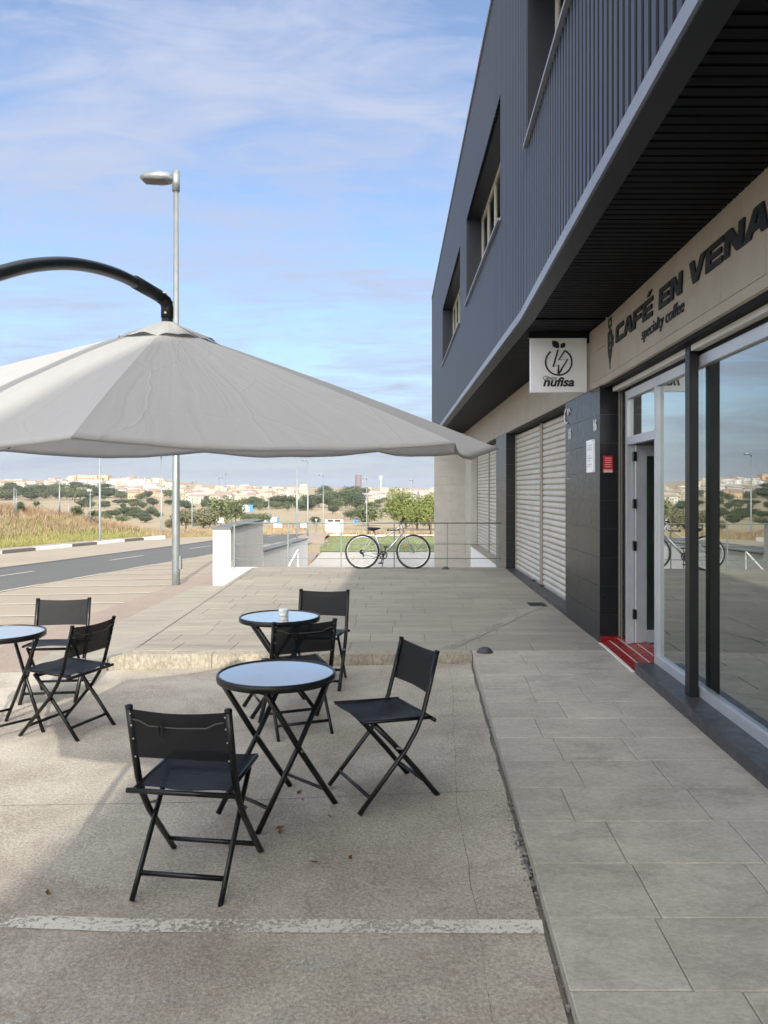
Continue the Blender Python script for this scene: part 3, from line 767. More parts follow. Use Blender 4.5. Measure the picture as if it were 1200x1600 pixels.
# black stone steps, each slab a piece
def steps(s0, s1, z1, xin, L_=.62):
    st = fobj('doorstep', M['tile_joint'], (1.778, xin, s0+.004, s1-.004, .09, z1-.006))
    s = s0
    while s < s1-.02:
        e = min(s+L_, s1)
        fobj('step_slab', M['step'], (1.768, xin, s+.001, e-.002, z1-.0055, z1), parent=st)
        fobj('riser', M['step'], (1.770, 1.7775, s+.001, e-.002, .10, z1-.006), parent=st)
        s = e
steps(9.302, 14.198, .222, 1.99); steps(-9, 6.5, .215, 1.99)
fobj('white_plinth', M['white'], (1.765, 2.0, 15.602, 20.698, -1.3, .165)); fobj('plinth_top', M['beige'], (1.75, 2.0, 15.602, 20.698, .166, .198))
fobj('skirting', M['white'], (1.752, 1.7675, 6.52, 7.745, .129, .138))
# red tiles at the door
rt = MB()
def rz(x): return .142+(x-1.77)*.30
for a, b in ((6.505, 7.745),):
    rt.hexa([(FX(1.77, a), a, .1), (FX(2.1, a), a, .1), (FX(2.1, b), b, .1), (FX(1.77, b), b, .1), (FX(1.77, a), a, rz(1.77)-.004), (FX(2.1, a), a, rz(2.1)-.004), (FX(2.1, b), b, rz(2.1)-.004), (FX(1.77, b), b, rz(1.77)-.004)])
    fbox
rto = rt.build('door_ramp', M['redgrout'], B)
for i in range(12):
    for j in range(4):
        a = 6.507+i*.103; b = a+.093; x0 = 1.774+j*.082; x1 = x0+.070
        mb = MB(); mb.hexa([(FX(x0, a), a, rz(x0)-.01), (FX(x1, a), a, rz(x1)-.01), (FX(x1, b), b, rz(x1)-.01), (FX(x0, b), b, rz(x0)-.01),
                            (FX(x0, a), a, rz(x0)), (FX(x1, a), a, rz(x1)), (FX(x1, b), b, rz(x1)), (FX(x0, b), b, rz(x0))])
        mb.build('red_tile', M['red'], rto)
fobj('red_upstand', M['red'], (1.772, 1.955, 7.72, 7.746, .15, .205))
# cafe front
XG = 1.965
fobj('guide_channel', M['shutter_guide'], (1.955, 2.0, 7.735, 7.748, .2, ZB-.04), (1.955, 1.962, 7.64, 7.65, .2, ZB-.04))
fobj('black_infill', M['tile'], (1.97, 2.06, 7.44, 7.732, .2, ZB-.04))
fobj('side_wall', M['inwall'], (2.1, 7.8, 7.50, 7.74, .1, 3.2))
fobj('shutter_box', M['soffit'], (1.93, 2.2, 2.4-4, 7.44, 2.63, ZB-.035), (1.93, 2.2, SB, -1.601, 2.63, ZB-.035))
fobj('shutter_lath', M['shutter'], (1.865, 1.925, 5.52, 7.63, 2.655, 2.695)); fobj('shutter_lath', M['shutter'], (1.865, 1.925, -5, 5.40, 2.655, 2.695))
fobj('shutter_post', M['post'], (1.86, 1.925, 5.415, 5.505, .216, ZB-.032))
f = .055
sf = fobj('shopfront', M['alu'], (XG-.03, XG+.04, 7.375, 7.438, .2, 2.628), (XG-.03, XG+.04, 6.43, 6.50, .216, 2.628), (XG-.03, XG+.04, 6.502, 7.373, 2.11, 2.185),
          (XG-.03, XG+.04, 6.502, 7.373, 2.55, 2.628), (XG-.03, XG+.04, 1.5, 6.428, .216, .285), (XG-.03, XG+.04, 1.5, 6.428, 2.55, 2.628),
          (XG-.03, XG+.04, 1.44, 1.498, .216, 2.628), (XG-.03, XG+.04, -5, 1.438, .216, .285), (XG-.03, XG+.04, -5, 1.438, 2.55, 2.628),
          (XG-.03, XG+.04, -5.06, -5.002, .216, 2.628))
for (a, b, z0, z1) in ((6.502, 7.373, 2.187, 2.548), (5.462, 6.428, .287, 2.548), (1.5, 5.458, .287, 2.548), (-5, 1.438, .287, 2.548)):
    fobj('pane', M['glass'], (XG, XG+.008, a, b, z0, z1), parent=sf)
# open door leaf, perpendicular to the front
dr = MB(); x0, x1, y0, y1, z0, z1 = FX(2.0, 7.33), FX(2.86, 7.33), 7.30, 7.345, .225, 2.10
for bxx in ((x0, x0+.10, y0, y1, z0, z1), (x1-.10, x1, y0, y1, z0, z1), (x0+.101, x1-.101, y0, y1, z0, z0+.12), (x0+.101, x1-.101, y0, y1, z1-.10, z1)): dr.box(*bxx)
dro = dr.build('door', M['alu'], B)
mb = MB(); mb.box(x0+.1, x1-.1, y0+.02, y0+.028, z0+.12, z1-.1); mb.build('pane', M['glass'], dro)
for zz in (.45, 1.1, 1.5, 1.95):
    mb = MB(); mb.box(x0-.03, x0-.002, y0-.02, y0+.02, zz, zz+.09); mb.build('hinge', M['blackmetal'], dro)
mb = MB(); mb.tube([(x1-.05, y0-.05, 1.0), (x1-.05, y0-.05, 1.35)], .012); mb.build('handle', M['blackmetal'], dro)
# interior
fobj('shop_floor', M['infloor'], (2.006, 7.8, -6, 7.44, .10, .205)); fobj('shop_ceiling', M['inceil'], (2.2, 7.8, -6, 7.49, 2.75, 2.9))
fobj('back_wall', M['inwall'], (7.8, 7.95, -6, 7.74, .1, 3.2)); fobj('far_wall', M['inwall'], (2.2, 7.8, -6.2, -6.0, .1, 3.2))
fobj('interior_column', M['inwall'], (2.75, 3.0, 4.6, 4.85, .206, 2.749)); 
fobj('building_core', M['concrete'], (2.2, 10, 7.76, SE-.1, -1.3, 3.3), (8.0, 10, SB, 7.74, -.2, 3.3), (2.2, 8, SB, -6.21, -.2, 3.3))
fobj('rear_lower_wall', M['beige'], (1.78, 2.2, SB, -5.07, .1, ZB-.035))
fobj('red_poster', M['plaquered'], (3.3, 3.32, 7.40, 7.497, 1.3, 1.9))

# counter inside the shop
ct = empty('shop_counter', (4.6, 4.0, .206), 0, label='grey counter with a pale top inside the coffee shop', cat='counter')
mb = MB(); mb.box(0, .6, -1.8, 1.8, 0, .98); mb.build('front', M['inwall'], ct); mb = MB(); mb.box(-.05, .68, -1.85, 1.85, .982, 1.03); mb.build('worktop', M['white'], ct)
mb = MB(); mb.box(.1, .5, .2, .9, 1.032, 1.42); mb.build('coffee_machine', M['alu'], ct)

# ------------------------------------------------------------------ lettering
def poly_curve(loops, depth):
    cu = bpy.data.curves.new('outline', 'CURVE'); cu.dimensions = '2D'; cu.fill_mode = 'BOTH'; cu.extrude = depth/2
    for lp in loops:
        s = cu.splines.new('POLY'); s.points.add(len(lp)-1); s.use_cyclic_u = True
        for i, (a, b) in enumerate(lp): s.points[i].co = (a, b, 0, 1)
    return cu
def text_curve(txt, size, depth, shear=0., off=0., sx=1.):
    cu = bpy.data.curves.new('text', 'FONT'); cu.body = txt; cu.size = size; cu.extrude = depth/2; cu.shear = shear; cu.offset = off
    return cu
def curve_to_mesh(cu):
    o = bpy.data.objects.new('tmp', cu); COL.objects.link(o)
    dg = bpy.context.evaluated_depsgraph_get(); me = bpy.data.meshes.new_from_object(o.evaluated_get(dg))
    bpy.data.objects.remove(o); return me
def place_mesh(me, name, m, parent, fn):
    for v in me.vertices: v.co = fn(v.co)
    me.materials.clear(); me.materials.append(m)
    for p in me.polygons: p.use_smooth = False; p.material_index = 0
    me.update(); me.name = name
    return link_mesh(name, me, parent)
LET = {
 'C': [[(.05, 0), (1, 0), (1, .27), (.3, .27), (.3, .73), (1, .73), (1, 1), (.14, 1), (0, .86), (0, .05)]],
 'A': [[(-.08, 0), (.36, 1), (.76, 1), (1.04, 0), (.74, 0), (.69, .2), (.34, .2), (.25, 0)], [(.45, .42), (.63, .42), (.57, .78), (.55, .78)]],
 'F': [[(0, 0), (.28, 0), (.28, .36), (.9, .36), (.9, .6), (.28, .6), (.28, .76), (1, .76), (1, 1), (0, 1)]],
 'E': [[(0, 0), (1, 0), (1, .24), (.28, .24), (.28, .39), (.92, .39), (.92, .61), (.28, .61), (.28, .76), (1, .76), (1, 1), (0, 1)]],
 'N': [[(0, 0), (.27, 0), (.27, .6), (.66, 0), (1, 0), (1, 1), (.73, 1), (.73, .42), (.35, 1), (0, 1)]],
 'V': [[(-.05, 1), (.25, 1), (.45, .33), (.74, 1), (1.05, 1), (.6, 0), (.27, 0)]],
 "acute": [[(.42, 1.12), (.62, 1.12), (.86, 1.36), (.6, 1.36)]],
}
sgn = empty('shop_sign', (0, 0, 0), label='dark raised letters CAFÉ EN VENA specialty coffee on the beige fascia', cat='shop sign')
def wall_fn(s0, z0, sx, sz, dep):
    return lambda c: Vector((FX(1.7685-dep/2-c.z, s0-(c.x+c.y*.16/sx*sz)*sx), s0-(c.x+c.y*.16/sx*sz)*sx, z0+c.y*sz))
def word(w, s_left, s_right, z0, hh):
    n0 = len(w); adv = (s_left-s_right)/n0
    for i, ch in enumerate(w):
        k = {'É': 'E'}.get(ch, ch); lp = LET[k]
        s0 = s_left-i*adv; sx = adv*.90
        def fn(c): 
            s = s0-c.x*sx-c.y*hh*.14
            return Vector((FX(1.7685-.007-c.z, s), s, z0+c.y*hh))
        place_mesh(curve_to_mesh(poly_curve(lp, .012)), 'letter', M['letter'], sgn, fn)
        if ch == 'É': place_mesh(curve_to_mesh(poly_curve(LET['acute'], .012)), 'accent', M['letter'], sgn, fn)
word('CAFÉ', 7.12, 5.94, 3.035, .15); word('EN', 5.80, 5.26, 3.035, .15); word('VENA', 5.13, 3.93, 3.035, .15)
me = curve_to_mesh(text_curve('specialty coffee', 1.0, .006, .2, .0)); xs_ = [v.co.x for v in me.vertices]; wd = max(xs_)-min(xs_)
def fnsc(c):
    s = 6.28-c.x*(1.03/wd); return Vector((FX(1.7685-.006-c.z, s), s, 2.90+c.y*.135))
place_mesh(me, 'lettering', M['letter'], sgn, fnsc)
# syringe-like coffee handle emblem
ic = MB()
def wp(u, v, w=.012): s = 7.50-u; return (FX(1.77-w, s), s, 2.84+v)
def bar(u0, v0, u1, v1, t=.02, d=.016):
    pass
em = MB()
def ebox(u0, u1, v0, v1, d=.007): em.hexa([wp(u1, v0, d), wp(u0, v0, d), wp(u0, v0, .001), wp(u1, v0, .001), wp(u1, v1, d), wp(u0, v1, d), wp(u0, v1, .001), wp(u1, v1, .001)])
ebox(.08, .20, .46, .485); ebox(.08, .105, .395, .459); ebox(.175, .20, .395, .459); ebox(.107, .173, .395, .415)
ebox(.125, .155, .36, .394); ebox(.06, .22, .335, .359)
ebox(.06, .085, .17, .334); ebox(.195, .22, .17, .334); ebox(.13, .15, .20, .334); ebox(.087, .128, .225, .245, .006); ebox(.152, .193, .225, .245, .006); ebox(.087, .193, .17, .19)
ebox(.222, .25, .25, .275); ebox(.25, .272, .19, .30)
em.hexa([wp(.15, .05, .007), wp(.13, .05, .007), wp(.13, .05, .001), wp(.15, .05, .001), wp(.22, .168, .007), wp(.06, .168, .007), wp(.06, .168, .001), wp(.22, .168, .001)])
ebox(.134, .146, 0, .049)
em.build('emblem', M['letter'], sgn)

# hanging clinic sign
SY = 8.2; sx0, sx1, sz0, sz1 = FX(1.77, SY)-.625, FX(1.77, SY)-.03, 2.715, 3.29
hs = empty('hanging_sign', (sx1, SY, sz1), label='white square hanging sign Clínica nufisa with a black orange-and-bolt logo', cat='sign'); hs.location = (0, 0, 0)
mb = MB(); mb.box(sx0, sx1, SY-.03, SY+.03, sz0, sz1); mb.build('panel', M['signwhite'], hs)
mb = MB(); mb.box(sx0-.02, FX(1.768, SY), SY-.035, SY+.035, sz1+.003, sz1+.055); mb.box(FX(1.768, SY)-.02, FX(1.768, SY), SY-.036, SY+.036, sz1-.05, sz1+.09); mb.build('bracket', M['blackmetal'], hs)
for side in (-1, 1):
    yy = SY+side*.031
    def sp(u, v, w=0): # u,v in 0..1 of the panel seen from its own front
        X = lerp(sx0, sx1, u) if side < 0 else lerp(sx1, sx0, u)
        return (X, yy+side*w, lerp(sz0, sz1, v))
    lg = MB()
    def line(pts, t=.009): lg.tube([sp(a, b, .0005) for a, b in pts], t, 6)
    cx0, cy0, rr = .5, .56, .235
    line([(cx0+rr*math.sin(R(a)), cy0+rr*math.cos(R(a))*1.03) for a in range(28, 336, 14)])
    line([(.49, .79), (.40, .47), (.50, .50), (.49, .34)]); line([(.41, .77), (.345, .45)] if False else [(.46, .805), (.36, .475), (.47, .505), (.485, .33)]) if False else None
    line([(.61, .77), (.50, .60), (.66, .615), (.50, .335)])
    lg.build('logo', M['ink'], hs)
    lf = MB()
    for (a, b, L_, w, ang) in ((.51, .815, .19, .062, 132), (.53, .82, .13, .045, 46)):
        n0 = len(lf.v); 
        for t in range(9):
            q = t/8; ww = w*math.sin(math.pi*q); ca, sa = math.cos(R(ang)), math.sin(R(ang))
            for sg in (-1, 1): lf.v.append(sp(a+q*L_*ca-sg*ww*sa, b+q*L_*sa+sg*ww*ca, .0015))
        for t in range(8): lf.face((n0+2*t, n0+2*t+1, n0+2*t+3, n0+2*t+2))
    lf.build('logo_leaf', M['ink'], hs)
    for txt, size, u0, v0, wdt, off in (('nufisa', .165, .22, .115, .56, .032), ('Clínica', .07, .22, .235, .24, .006)):
        me = curve_to_mesh(text_curve(txt, 1, .004/size, .25, off)); xs_ = [v.co.x for v in me.vertices]; mn = min(xs_); wd = max(xs_)-mn
        def fn(c): 
            p = sp(u0+(c.x-mn)/wd*wdt, v0+c.y*size/.575*.8, .001+.002*(1 if c.z > 0 else 0)); return Vector(p)
        place_mesh(me, 'lettering', M['ink'], hs, fn)
# plaques and numbers on the tiled pier
def wall_panel(name, s0, s1, z0, z1, d, m, **k):
    mb = MB(); fbox(mb, 1.766-d, 1.7665, s0, s1, z0, z1); return tag(mb.build(name, m), **k)
pq = wall_panel('notice_plaque', 7.92, 8.20, 1.86, 2.20, .02, M['plaque'], label='white notice plaque on the dark tiled pier', cat='plaque')
for k, (a, b) in enumerate(((.28, .20), (.255, .16), (.235, .20), (.17, .14), (.145, .2), (.12, .12), (.08, .17), (.06, .13))):
    mb = MB(); fbox(mb, 1.7445, 1.7455, 8.16-b, 8.16, 1.86+a, 1.86+a+.008); mb.build('text_line', M['grey'], pq)
for a, b in ((7.935, 1.875), (8.185, 1.875), (7.935, 2.185), (8.185, 2.185)):
    mb = MB(); fbox(mb, 1.738, 1.7455, a-.006, a+.006, b-.006, b+.006); mb.build('screw', M['rivet'], pq)
ap = MB(); xq0, xq1 = FX(1.80, 7.745), FX(1.80, 7.745)+.095
ap.box(xq0, xq1, 7.735, 7.747, 1.85, 2.02); apo = tag(ap.build('alarm_plaque', M['plaquered']), label='small red alarm plaque on the black side of the pier', cat='plaque')
for k in range(5):
    mb = MB(); mb.box(xq0+.015, xq1-.015, 7.733, 7.7345, 1.995-k*.022, 1.999-k*.022); mb.build('text_line', M['signwhite'], apo)
mb = MB(); mb.box(xq0+.004, xq1-.004, 7.733, 7.7345, 1.854, 1.882); mb.build('label_strip', M['beige_joint'], apo)
for txt, s0, z0, lab in (('16', 7.99, 2.29, 'white house number 16 above the notice plaque'), ('15', 9.12, 2.28, 'white house number 15 by the shutter edge')):
    me = curve_to_mesh(text_curve(txt, .16, .006, 0, .003))
    def fn(c): s = s0-c.x*.85; return Vector((FX(1.7655-.003-c.z, s), s, z0+c.y)) 
    tag(place_mesh(me, 'house_number', M['signwhite'], None, fn), label=lab, cat='house number')
orn = MB()
for a in range(2):
    pts = [(9.2-.10*math.cos(t/12*6.28*(.8 if a else 1))*(.5 if a else 1)-a*.13, 2.56+.09*math.sin(t/12*6.28)*(.5 if a else 1)+a*.03) for t in range(11-3*a)]
    orn.tube([(FX(1.757, s), s, z_) for s, z_ in pts], .008, 6)
tag(orn.build('wall_emblem', M['signwhite'], None), label='small white curled emblem high on the tiled pier', cat='emblem')
for s0, z0 in ((9.05, 2.10), (9.18, 2.04), (9.02, 1.80), (9.16, 1.80)):
    mb = MB(); fbox(mb, 1.73, 1.766, s0, s0+.012, z0, z0+.012); tag(mb.build('wall_peg', M['rivet']), label='small steel peg on the dark tiled pier', cat='peg', group='pegs left on the tiled pier')

# ------------------------------------------------------------------ walls and railing at the platform end
rw = empty('ramp_wall', (0, 0, 0), label='white painted ramp wall with dark coping at the platform corner', cat='wall')
mb = MB(); mb.box(-3.23, -2.9, 14.5, 18.4, -1.5, .93); mb.build('tall_section', M['white'], rw)
mb = MB(); mb.box(-3.25, -2.875, 14.47, 18.42, .931, .972); mb.build('coping', mat('coping', (.11, .115, .12), (.16, .165, .17), rough=.7), rw)
mb = MB(); mb.hexa([(-3.23, 18.43, -1.5), (-2.9, 18.43, -1.5), (-2.9, 29.2, -1.5), (-3.23, 29.2, -1.5), (-3.23, 18.43, .17), (-2.9, 18.43, .17), (-2.9, 29.2, -.21), (-3.23, 29.2, -.21)])
mb.build('low_section', M['white'], rw)
mb = MB(); mb.hexa([(-3.25, 18.43, .171), (-2.875, 18.43, .171), (-2.875, 29.22, -.209), (-3.25, 29.22, -.209), (-3.25, 18.43, .21), (-2.875, 18.43, .21), (-2.875, 29.22, -.17), (-3.25, 29.22, -.17)])
mb.build('low_coping', bpy.data.materials['coping'], rw)
mb = MB(); mb.box(-2.899, -2.41, 14.497, 14.75, -1.4, .195); mb.build('foot', M['white'], rw)
mb = MB(); mb.box(-2.409, 1.9, 14.52, 14.7, -1.4, .195); tag(mb.build('platform_end', M['concrete']), kind='structure', label='end face of the platform above the yard')
rl = empty('railing', (0, 0, 0), label='thin green-grey steel railing along the far platform edge', cat='railing')
YR = 14.44
px2x = lambda px, y: (px-600)/1200*y
for px in (366, 450, 533, 616, 699, 778):
    x = px2x(px, YR); mb = MB(); mb.box(x-.012, x+.012, YR-.006, YR+.006, deckz(0, YR) if px > 380 else .19, 1.05); mb.build('post', M['rail'], rl)
for z in (1.05, .655, .385):
    mb = MB(); mb.tube([(px2x(362, YR), YR, z), (px2x(783, YR), YR, z)], .007 if z < 1 else .012, 8); mb.build('rail', M['rail'], rl, True)
hr = empty('stair_handrail', (0, 0, 0), label='short white sloping handrail in the yard beyond the platform', cat='handrail')
mb = MB(); mb.tube([(-1.85, 16.5, .38), (-2.0, 16.0, .06)], .02, 8); mb.build('bar', M['white'], hr); mb = MB(); mb.tube([(-1.85, 16.52, .38), (-1.85, 16.52, -1.25)], .015, 8); mb.build('post', M['white'], hr)

# ------------------------------------------------------------------ furniture
def make_chair():
    c = empty('folding_chair')
    t = .0115
    def post(sx): return [(sx*.21, -.209, .772), (sx*.21, -.165, .60), (sx*.21, -.125, .46), (sx*.21, -.085, .375), (sx*.21, -.02, .28), (sx*.21, .235, .0)]
    def leg(sx): return [(sx*.185, .135, .425), (sx*.185, .03, .315), (sx*.185, -.10, .165), (sx*.185, -.235, .0)]
    for sx in (-1, 1):
        mb = MB(); mb.tube(post(sx), t, 8, flat=1.35); mb.build('back_post', M['frame'], c, True)
        mb = MB(); mb.tube(leg(sx), t*.95, 8, flat=1.3); mb.build('leg', M['frame'], c, True)
        mb = MB(); mb.tube([(sx*.197, -.18, .432), (sx*.197, .205, .452)], .010, 8); mb.build('seat_rail', M['frame'], c, True)
        mb = MB(); mb.tube([(sx*.21, -.207, .768), (sx*.21, -.2105, .780)], .0128, 8, flat=1.3); mb.build('cap', M['capplast'], c, True)
        mb = MB()
        for (y_, z_) in ((-.155, .56), (-.175, .64), (-.193, .70), (-.203, .75)):
            mb.tube([(sx*.2, y_-.014, z_), (sx*.2, y_-.0175, z_)], .0035, 6)
        mb.tube([(sx*.198, .02, .30), (sx*.222, .02-.02, .30)], .006, 6)
        mb.build('rivet', M['rivet'], c)
    for pts, nm in (([(-.232, -.185, .425), (.232, -.185, .425)], 'rear_bar'), ([(-.21, .172, .070), (.21, .172, .070)], 'stretcher'), ([(-.185, -.17, .083), (.185, -.17, .083)], 'stretcher'), ([(-.185, .12, .412), (.185, .12, .412)], 'front_bar')):
        mb = MB(); mb.tube(pts, .0085, 8, flat=1.3); mb.build(nm, M['frame'], c, True)
    # seat and back cloth, slightly sagging sheets
    def cloth(fn, nu, nv, nm):
        mb = MB()
        for j in range(nv+1):
            for i in range(nu+1): mb.v.append(fn(i/nu, j/nv))
        for j in range(nv):
            for i in range(nu): a = j*(nu+1)+i; mb.face((a, a+1, a+nu+2, a+nu+1))
        n0 = len(mb.v)
        for v in list(mb.v): mb.v.append((v[0], v[1]+(.003 if nm == 'backrest' else 0), v[2]-(.0025 if nm == 'seat' else 0)))
        for j in range(nv):
            for i in range(nu): a = n0+j*(nu+1)+i; mb.face((a+nu+1, a+nu+2, a+1, a))
        o = mb.build(nm, M['mesh'], c, True); return o
    def seat(u, v):
        x = lerp(-.20, .20, u); y = lerp(-.165, .215, v); z = lerp(.437, .46, v)
        z -= .020*math.sin(math.pi*u)*math.sin(math.pi*clamp(v*.9+.05)); z -= .02*max(0, v-.9)/.1*0
        return (x, y, z+.004*math.sin(u*9+v*4))
    cloth(seat, 12, 10, 'seat')
    def back(u, v):
        x = lerp(-.202, .202, u); z = lerp(.555, .768, v); y = lerp(-.157, -.210, (z-.575)/.22)-.012*math.sin(math.pi*u)-.012
        z -= .010*math.sin(math.pi*u)*(1 if v > .5 else -.3)*abs(v-.5)*2
        return (x, y, z)
    cloth(back, 12, 8, 'backrest')
    def yb(z, u): return lerp(-.157, -.210, (z-.575)/.22)-.016*math.sin(math.pi*u)-.018
    mb = MB(); pts = []
    for u, z in ((.02, .727), (.10, .722), (.20, .702), (.5, .699), (.80, .702), (.90, .722), (.98, .727)): pts.append((lerp(-.2, .2, u), yb(z, u)-.001, z))
    mb.tube(pts, .0028, 5); mb.build('piping', M['wire'], c)
    mb = MB(); x0 = -.065; yy = yb(.72, .35)-.006; mb.tube([(x0-.008, yy, .708), (x0-.008, yy, .674), (x0, yy-.003, .666), (x0+.009, yy, .674), (x0+.009, yy, .708), (x0, yy, .715)], .0045, 6); mb.build('buckle', M['capplast'], c)
    return c
chair0 = make_chair(); first = True
def place_chair(x, y, fx, fy, label, z=None):
    global first
    c = chair0 if first else copy_tree(chair0); first = False
    c.location = (x, y, padz(x, y) if z is None else z); c.rotation_euler = (0, 0, math.atan2(fy, fx)-math.pi/2)
    tag(c, label=label, cat='chair', group='black folding chairs on the terrace'); return c
place_chair(-.80, 3.30, .14, .99, 'nearest black folding chair with its back to the viewer, above the painted line')
place_chair(0., 4.12, -.44, -.205, 'black folding chair right of the front table, facing left')
place_chair(-.605, 5.335, -.36, .93, 'black folding chair behind the front table, its back to the viewer at the rear table')
place_chair(-.55, 6.56, -.12, -.99, 'farthest middle black folding chair by the kerb, facing the rear table')
place_chair(-2.215, 5.41, -.94, .33, 'black folding chair turned left towards the table cut by the left edge')
place_chair(-2.70, 6.33, .12, -.99, 'black folding chair behind the left table, in the sun by the kerb end')

def make_table():
    t = empty('bistro_table')
    mb = MB(); mb.lathe([(.0, .690), (.288, .690), (.290, .702), (.0, .702)], 56); mb.build('glass_top', M['top'], t)
    mb = MB(); mb.lathe([(.284, .672), (.302, .672), (.305, .680), (.305, .700), (.301, .707), (.293, .708), (.2895, .703), (.2895, .69), (.284, .688), (.284, .672)], 56); mb.build('rim', M['frame'], t, 'auto')
    for su, vv in ((1, .19), (-1, .165)):
        for sv in (-1, 1):
            mb = MB(); mb.tube([(-su*.215, sv*vv, .675), (0, sv*vv, .345), (su*.245, sv*vv, 0)], .0115, 8, flat=1.35); mb.build('leg', M['frame'], t, True)
            mb = MB(); mb.tube([(0, sv*vv*1.0-.016, .345), (0, sv*vv+.016, .345)], .006, 6); mb.build('rivet', M['rivet'], t)
        mb = MB(); mb.tube([(su*.175, -vv, .10), (su*.175, vv, .10)], .009, 8); mb.build('stretcher', M['frame'], t, True)
        mb = MB(); mb.tube([(-su*.215, -vv-.02, .67), (-su*.215, vv+.02, .67)], .010, 8); mb.build('top_bar', M['frame'], t, True)
    mb = MB(); mb.tube([(-.1, -.165, .50), (.12, -.165, .50)], .0001, 4)
    return t
tb = make_table(); tables = []
for i, (x, y, rz_, lab) in enumerate(((-.554, 3.96, 46, 'front round bistro table with a pale reflecting glass top'), (-.79, 5.82, 20, 'rear round bistro table with a small white pot on it'), (-2.69, 5.37, -38, 'round bistro table cut off by the left edge of the photo'))):
    t = tb if i == 0 else copy_tree(tb)
    t.location = (x, y, padz(x, y)); t.rotation_euler = (0, 0, R(rz_)); tag(t, label=lab, cat='table', group='round bistro tables')
cp = empty('ashtray', (-.765, 5.86, padz(-.79, 5.82)+.702), label='small white lidded ashtray on the rear table', cat='ashtray')
mb = MB(); mb.lathe([(0, 0), (.032, 0), (.036, .005), (.036, .030), (.0, .030)], 24); mb.build('bowl', M['cup'], cp, 'auto')
mb = MB(); mb.lathe([(0, .0305), (.030, .0305), (.039, .034), (.038, .05), (.0, .052)], 24); mb.build('lid', M['cup'], cp, 'auto')

# ------------------------------------------------------------------ parasol
uc = Vector((-.858, 3.04, 0)); RU = 1.35; ZA = 2.325; ZR = 1.845
um = empty('parasol', (uc.x, uc.y, 0), label='large off-white cantilever parasol on a dark curved arm', cat='parasol')
A0 = -83.
def rim(k): a = R(A0+45*k); return Vector((RU*math.cos(a), RU*math.sin(a)))
def canopy_pt(k, u, v):
    p = rim(k)*(1-u)+rim(k+1)*u; s4 = 4*u*(1-u)
    p = p*(1-.035*s4)
    r = v; q = p*r
    sagk = .036 if k % 8 == 1 else .028
    z = ZA-(ZA-ZR)*(v*.90+.10*v*v)-.0-sagk*s4*v**1.6
    # soft folds running from the ribs
    w = s4*v*(1-.15*v)
    z += .013*w*mnoise.noise(Vector((q.x*2.3+k, q.y*2.3, 1)))+.006*w*mnoise.noise(Vector((q.x*7, q.y*7+k, 2)))
    z += .037*q.y
    if v > .97: z -= .0
    return (q.x, q.y, z)
mb = MB()
NU, NV = 26, 30
for k in range(8):
    b0 = len(mb.v)
    for j in range(NV+1):
        v = lerp(.03, 1, j/NV)
        for i in range(NU+1): mb.v.append(canopy_pt(k, i/NU, v))
    # hem, a narrow turned-down edge
    for i in range(NU+1):
        x, y, z = canopy_pt(k, i/NU, 1); mb.v.append((x*.995, y*.995, z-.004-(.012 if (k == 1 and i < 5) else 0)))
    for j in range(NV+1):
        for i in range(NU): a = b0+j*(NU+1)+i; mb.face((a, a+NU+1, a+NU+2, a+1))
cano = mb.build('canopy', M['canvas'], um, True)
bm_ = None
mb = MB()
NC = 8
for k in range(8):
    b0 = len(mb.v)
    for j in range(7):
        for i in range(13):
            u = i/12; p = (rim(k)*(1-u)+rim(k+1)*u)/RU; v = lerp(.03, .205, j/6); s4 = 4*u*(1-u)
            z = ZA+.030-.46*v-.10*v*v+.014*s4*(j/6)**2+.003*math.sin(u*11+k*2)*(j/6)+.03*p.y*v
            mb.v.append((p.x*v, p.y*v, z))
    for j in range(6):
        for i in range(12): a = b0+j*13+i; mb.face((a, a+13, a+14, a+1))
mb.build('vent_cap', M['canvas'], um, True)
for k in range(8):
    p = rim(k)
    mb = MB(); mb.tube([(p.x*.05, p.y*.05, ZA-.06), (p.x*.5, p.y*.5, lerp(ZA, ZR, .475)-.022+.0185*p.y), (p.x*.955, p.y*.955, ZR+.012+.036*p.y)], .006, 6); mb.build('rib', M['arm'], um, True)
    mb = MB(); mb.tube([(p.x*.03, p.y*.03, ZA-.42), (p.x*.5, p.y*.5, lerp(ZA, ZR, .475)-.035+.0185*p.y)], .006, 6); mb.build('strut', M['arm'], um, True)
mb = MB(); mb.tube([(0, 0, ZA+.10), (0, 0, ZA-.45)], .022, 12); mb.build('hub_tube', M['arm'], um, True)
mb = MB(); mb.lathe([(0, -.05), (.05, -.05), (.05, .0), (.0, .0)], 16, (0, 0, ZA-.38)); mb.build('hub', M['arm'], um)
armp = [(-.32, -1.62, .10), (-.335, -1.60, .9), (-.335, -1.57, 1.35), (-.325, -1.50, 1.72), (-.30, -1.35, 1.98), (-.26, -1.15, 2.15), (-.195, -.93, 2.275), (-.161, -.77, 2.345), (-.122, -.586, 2.40), (-.076, -.366, 2.432), (-.030, -.15, 2.432), (-.008, -.04, 2.425)]
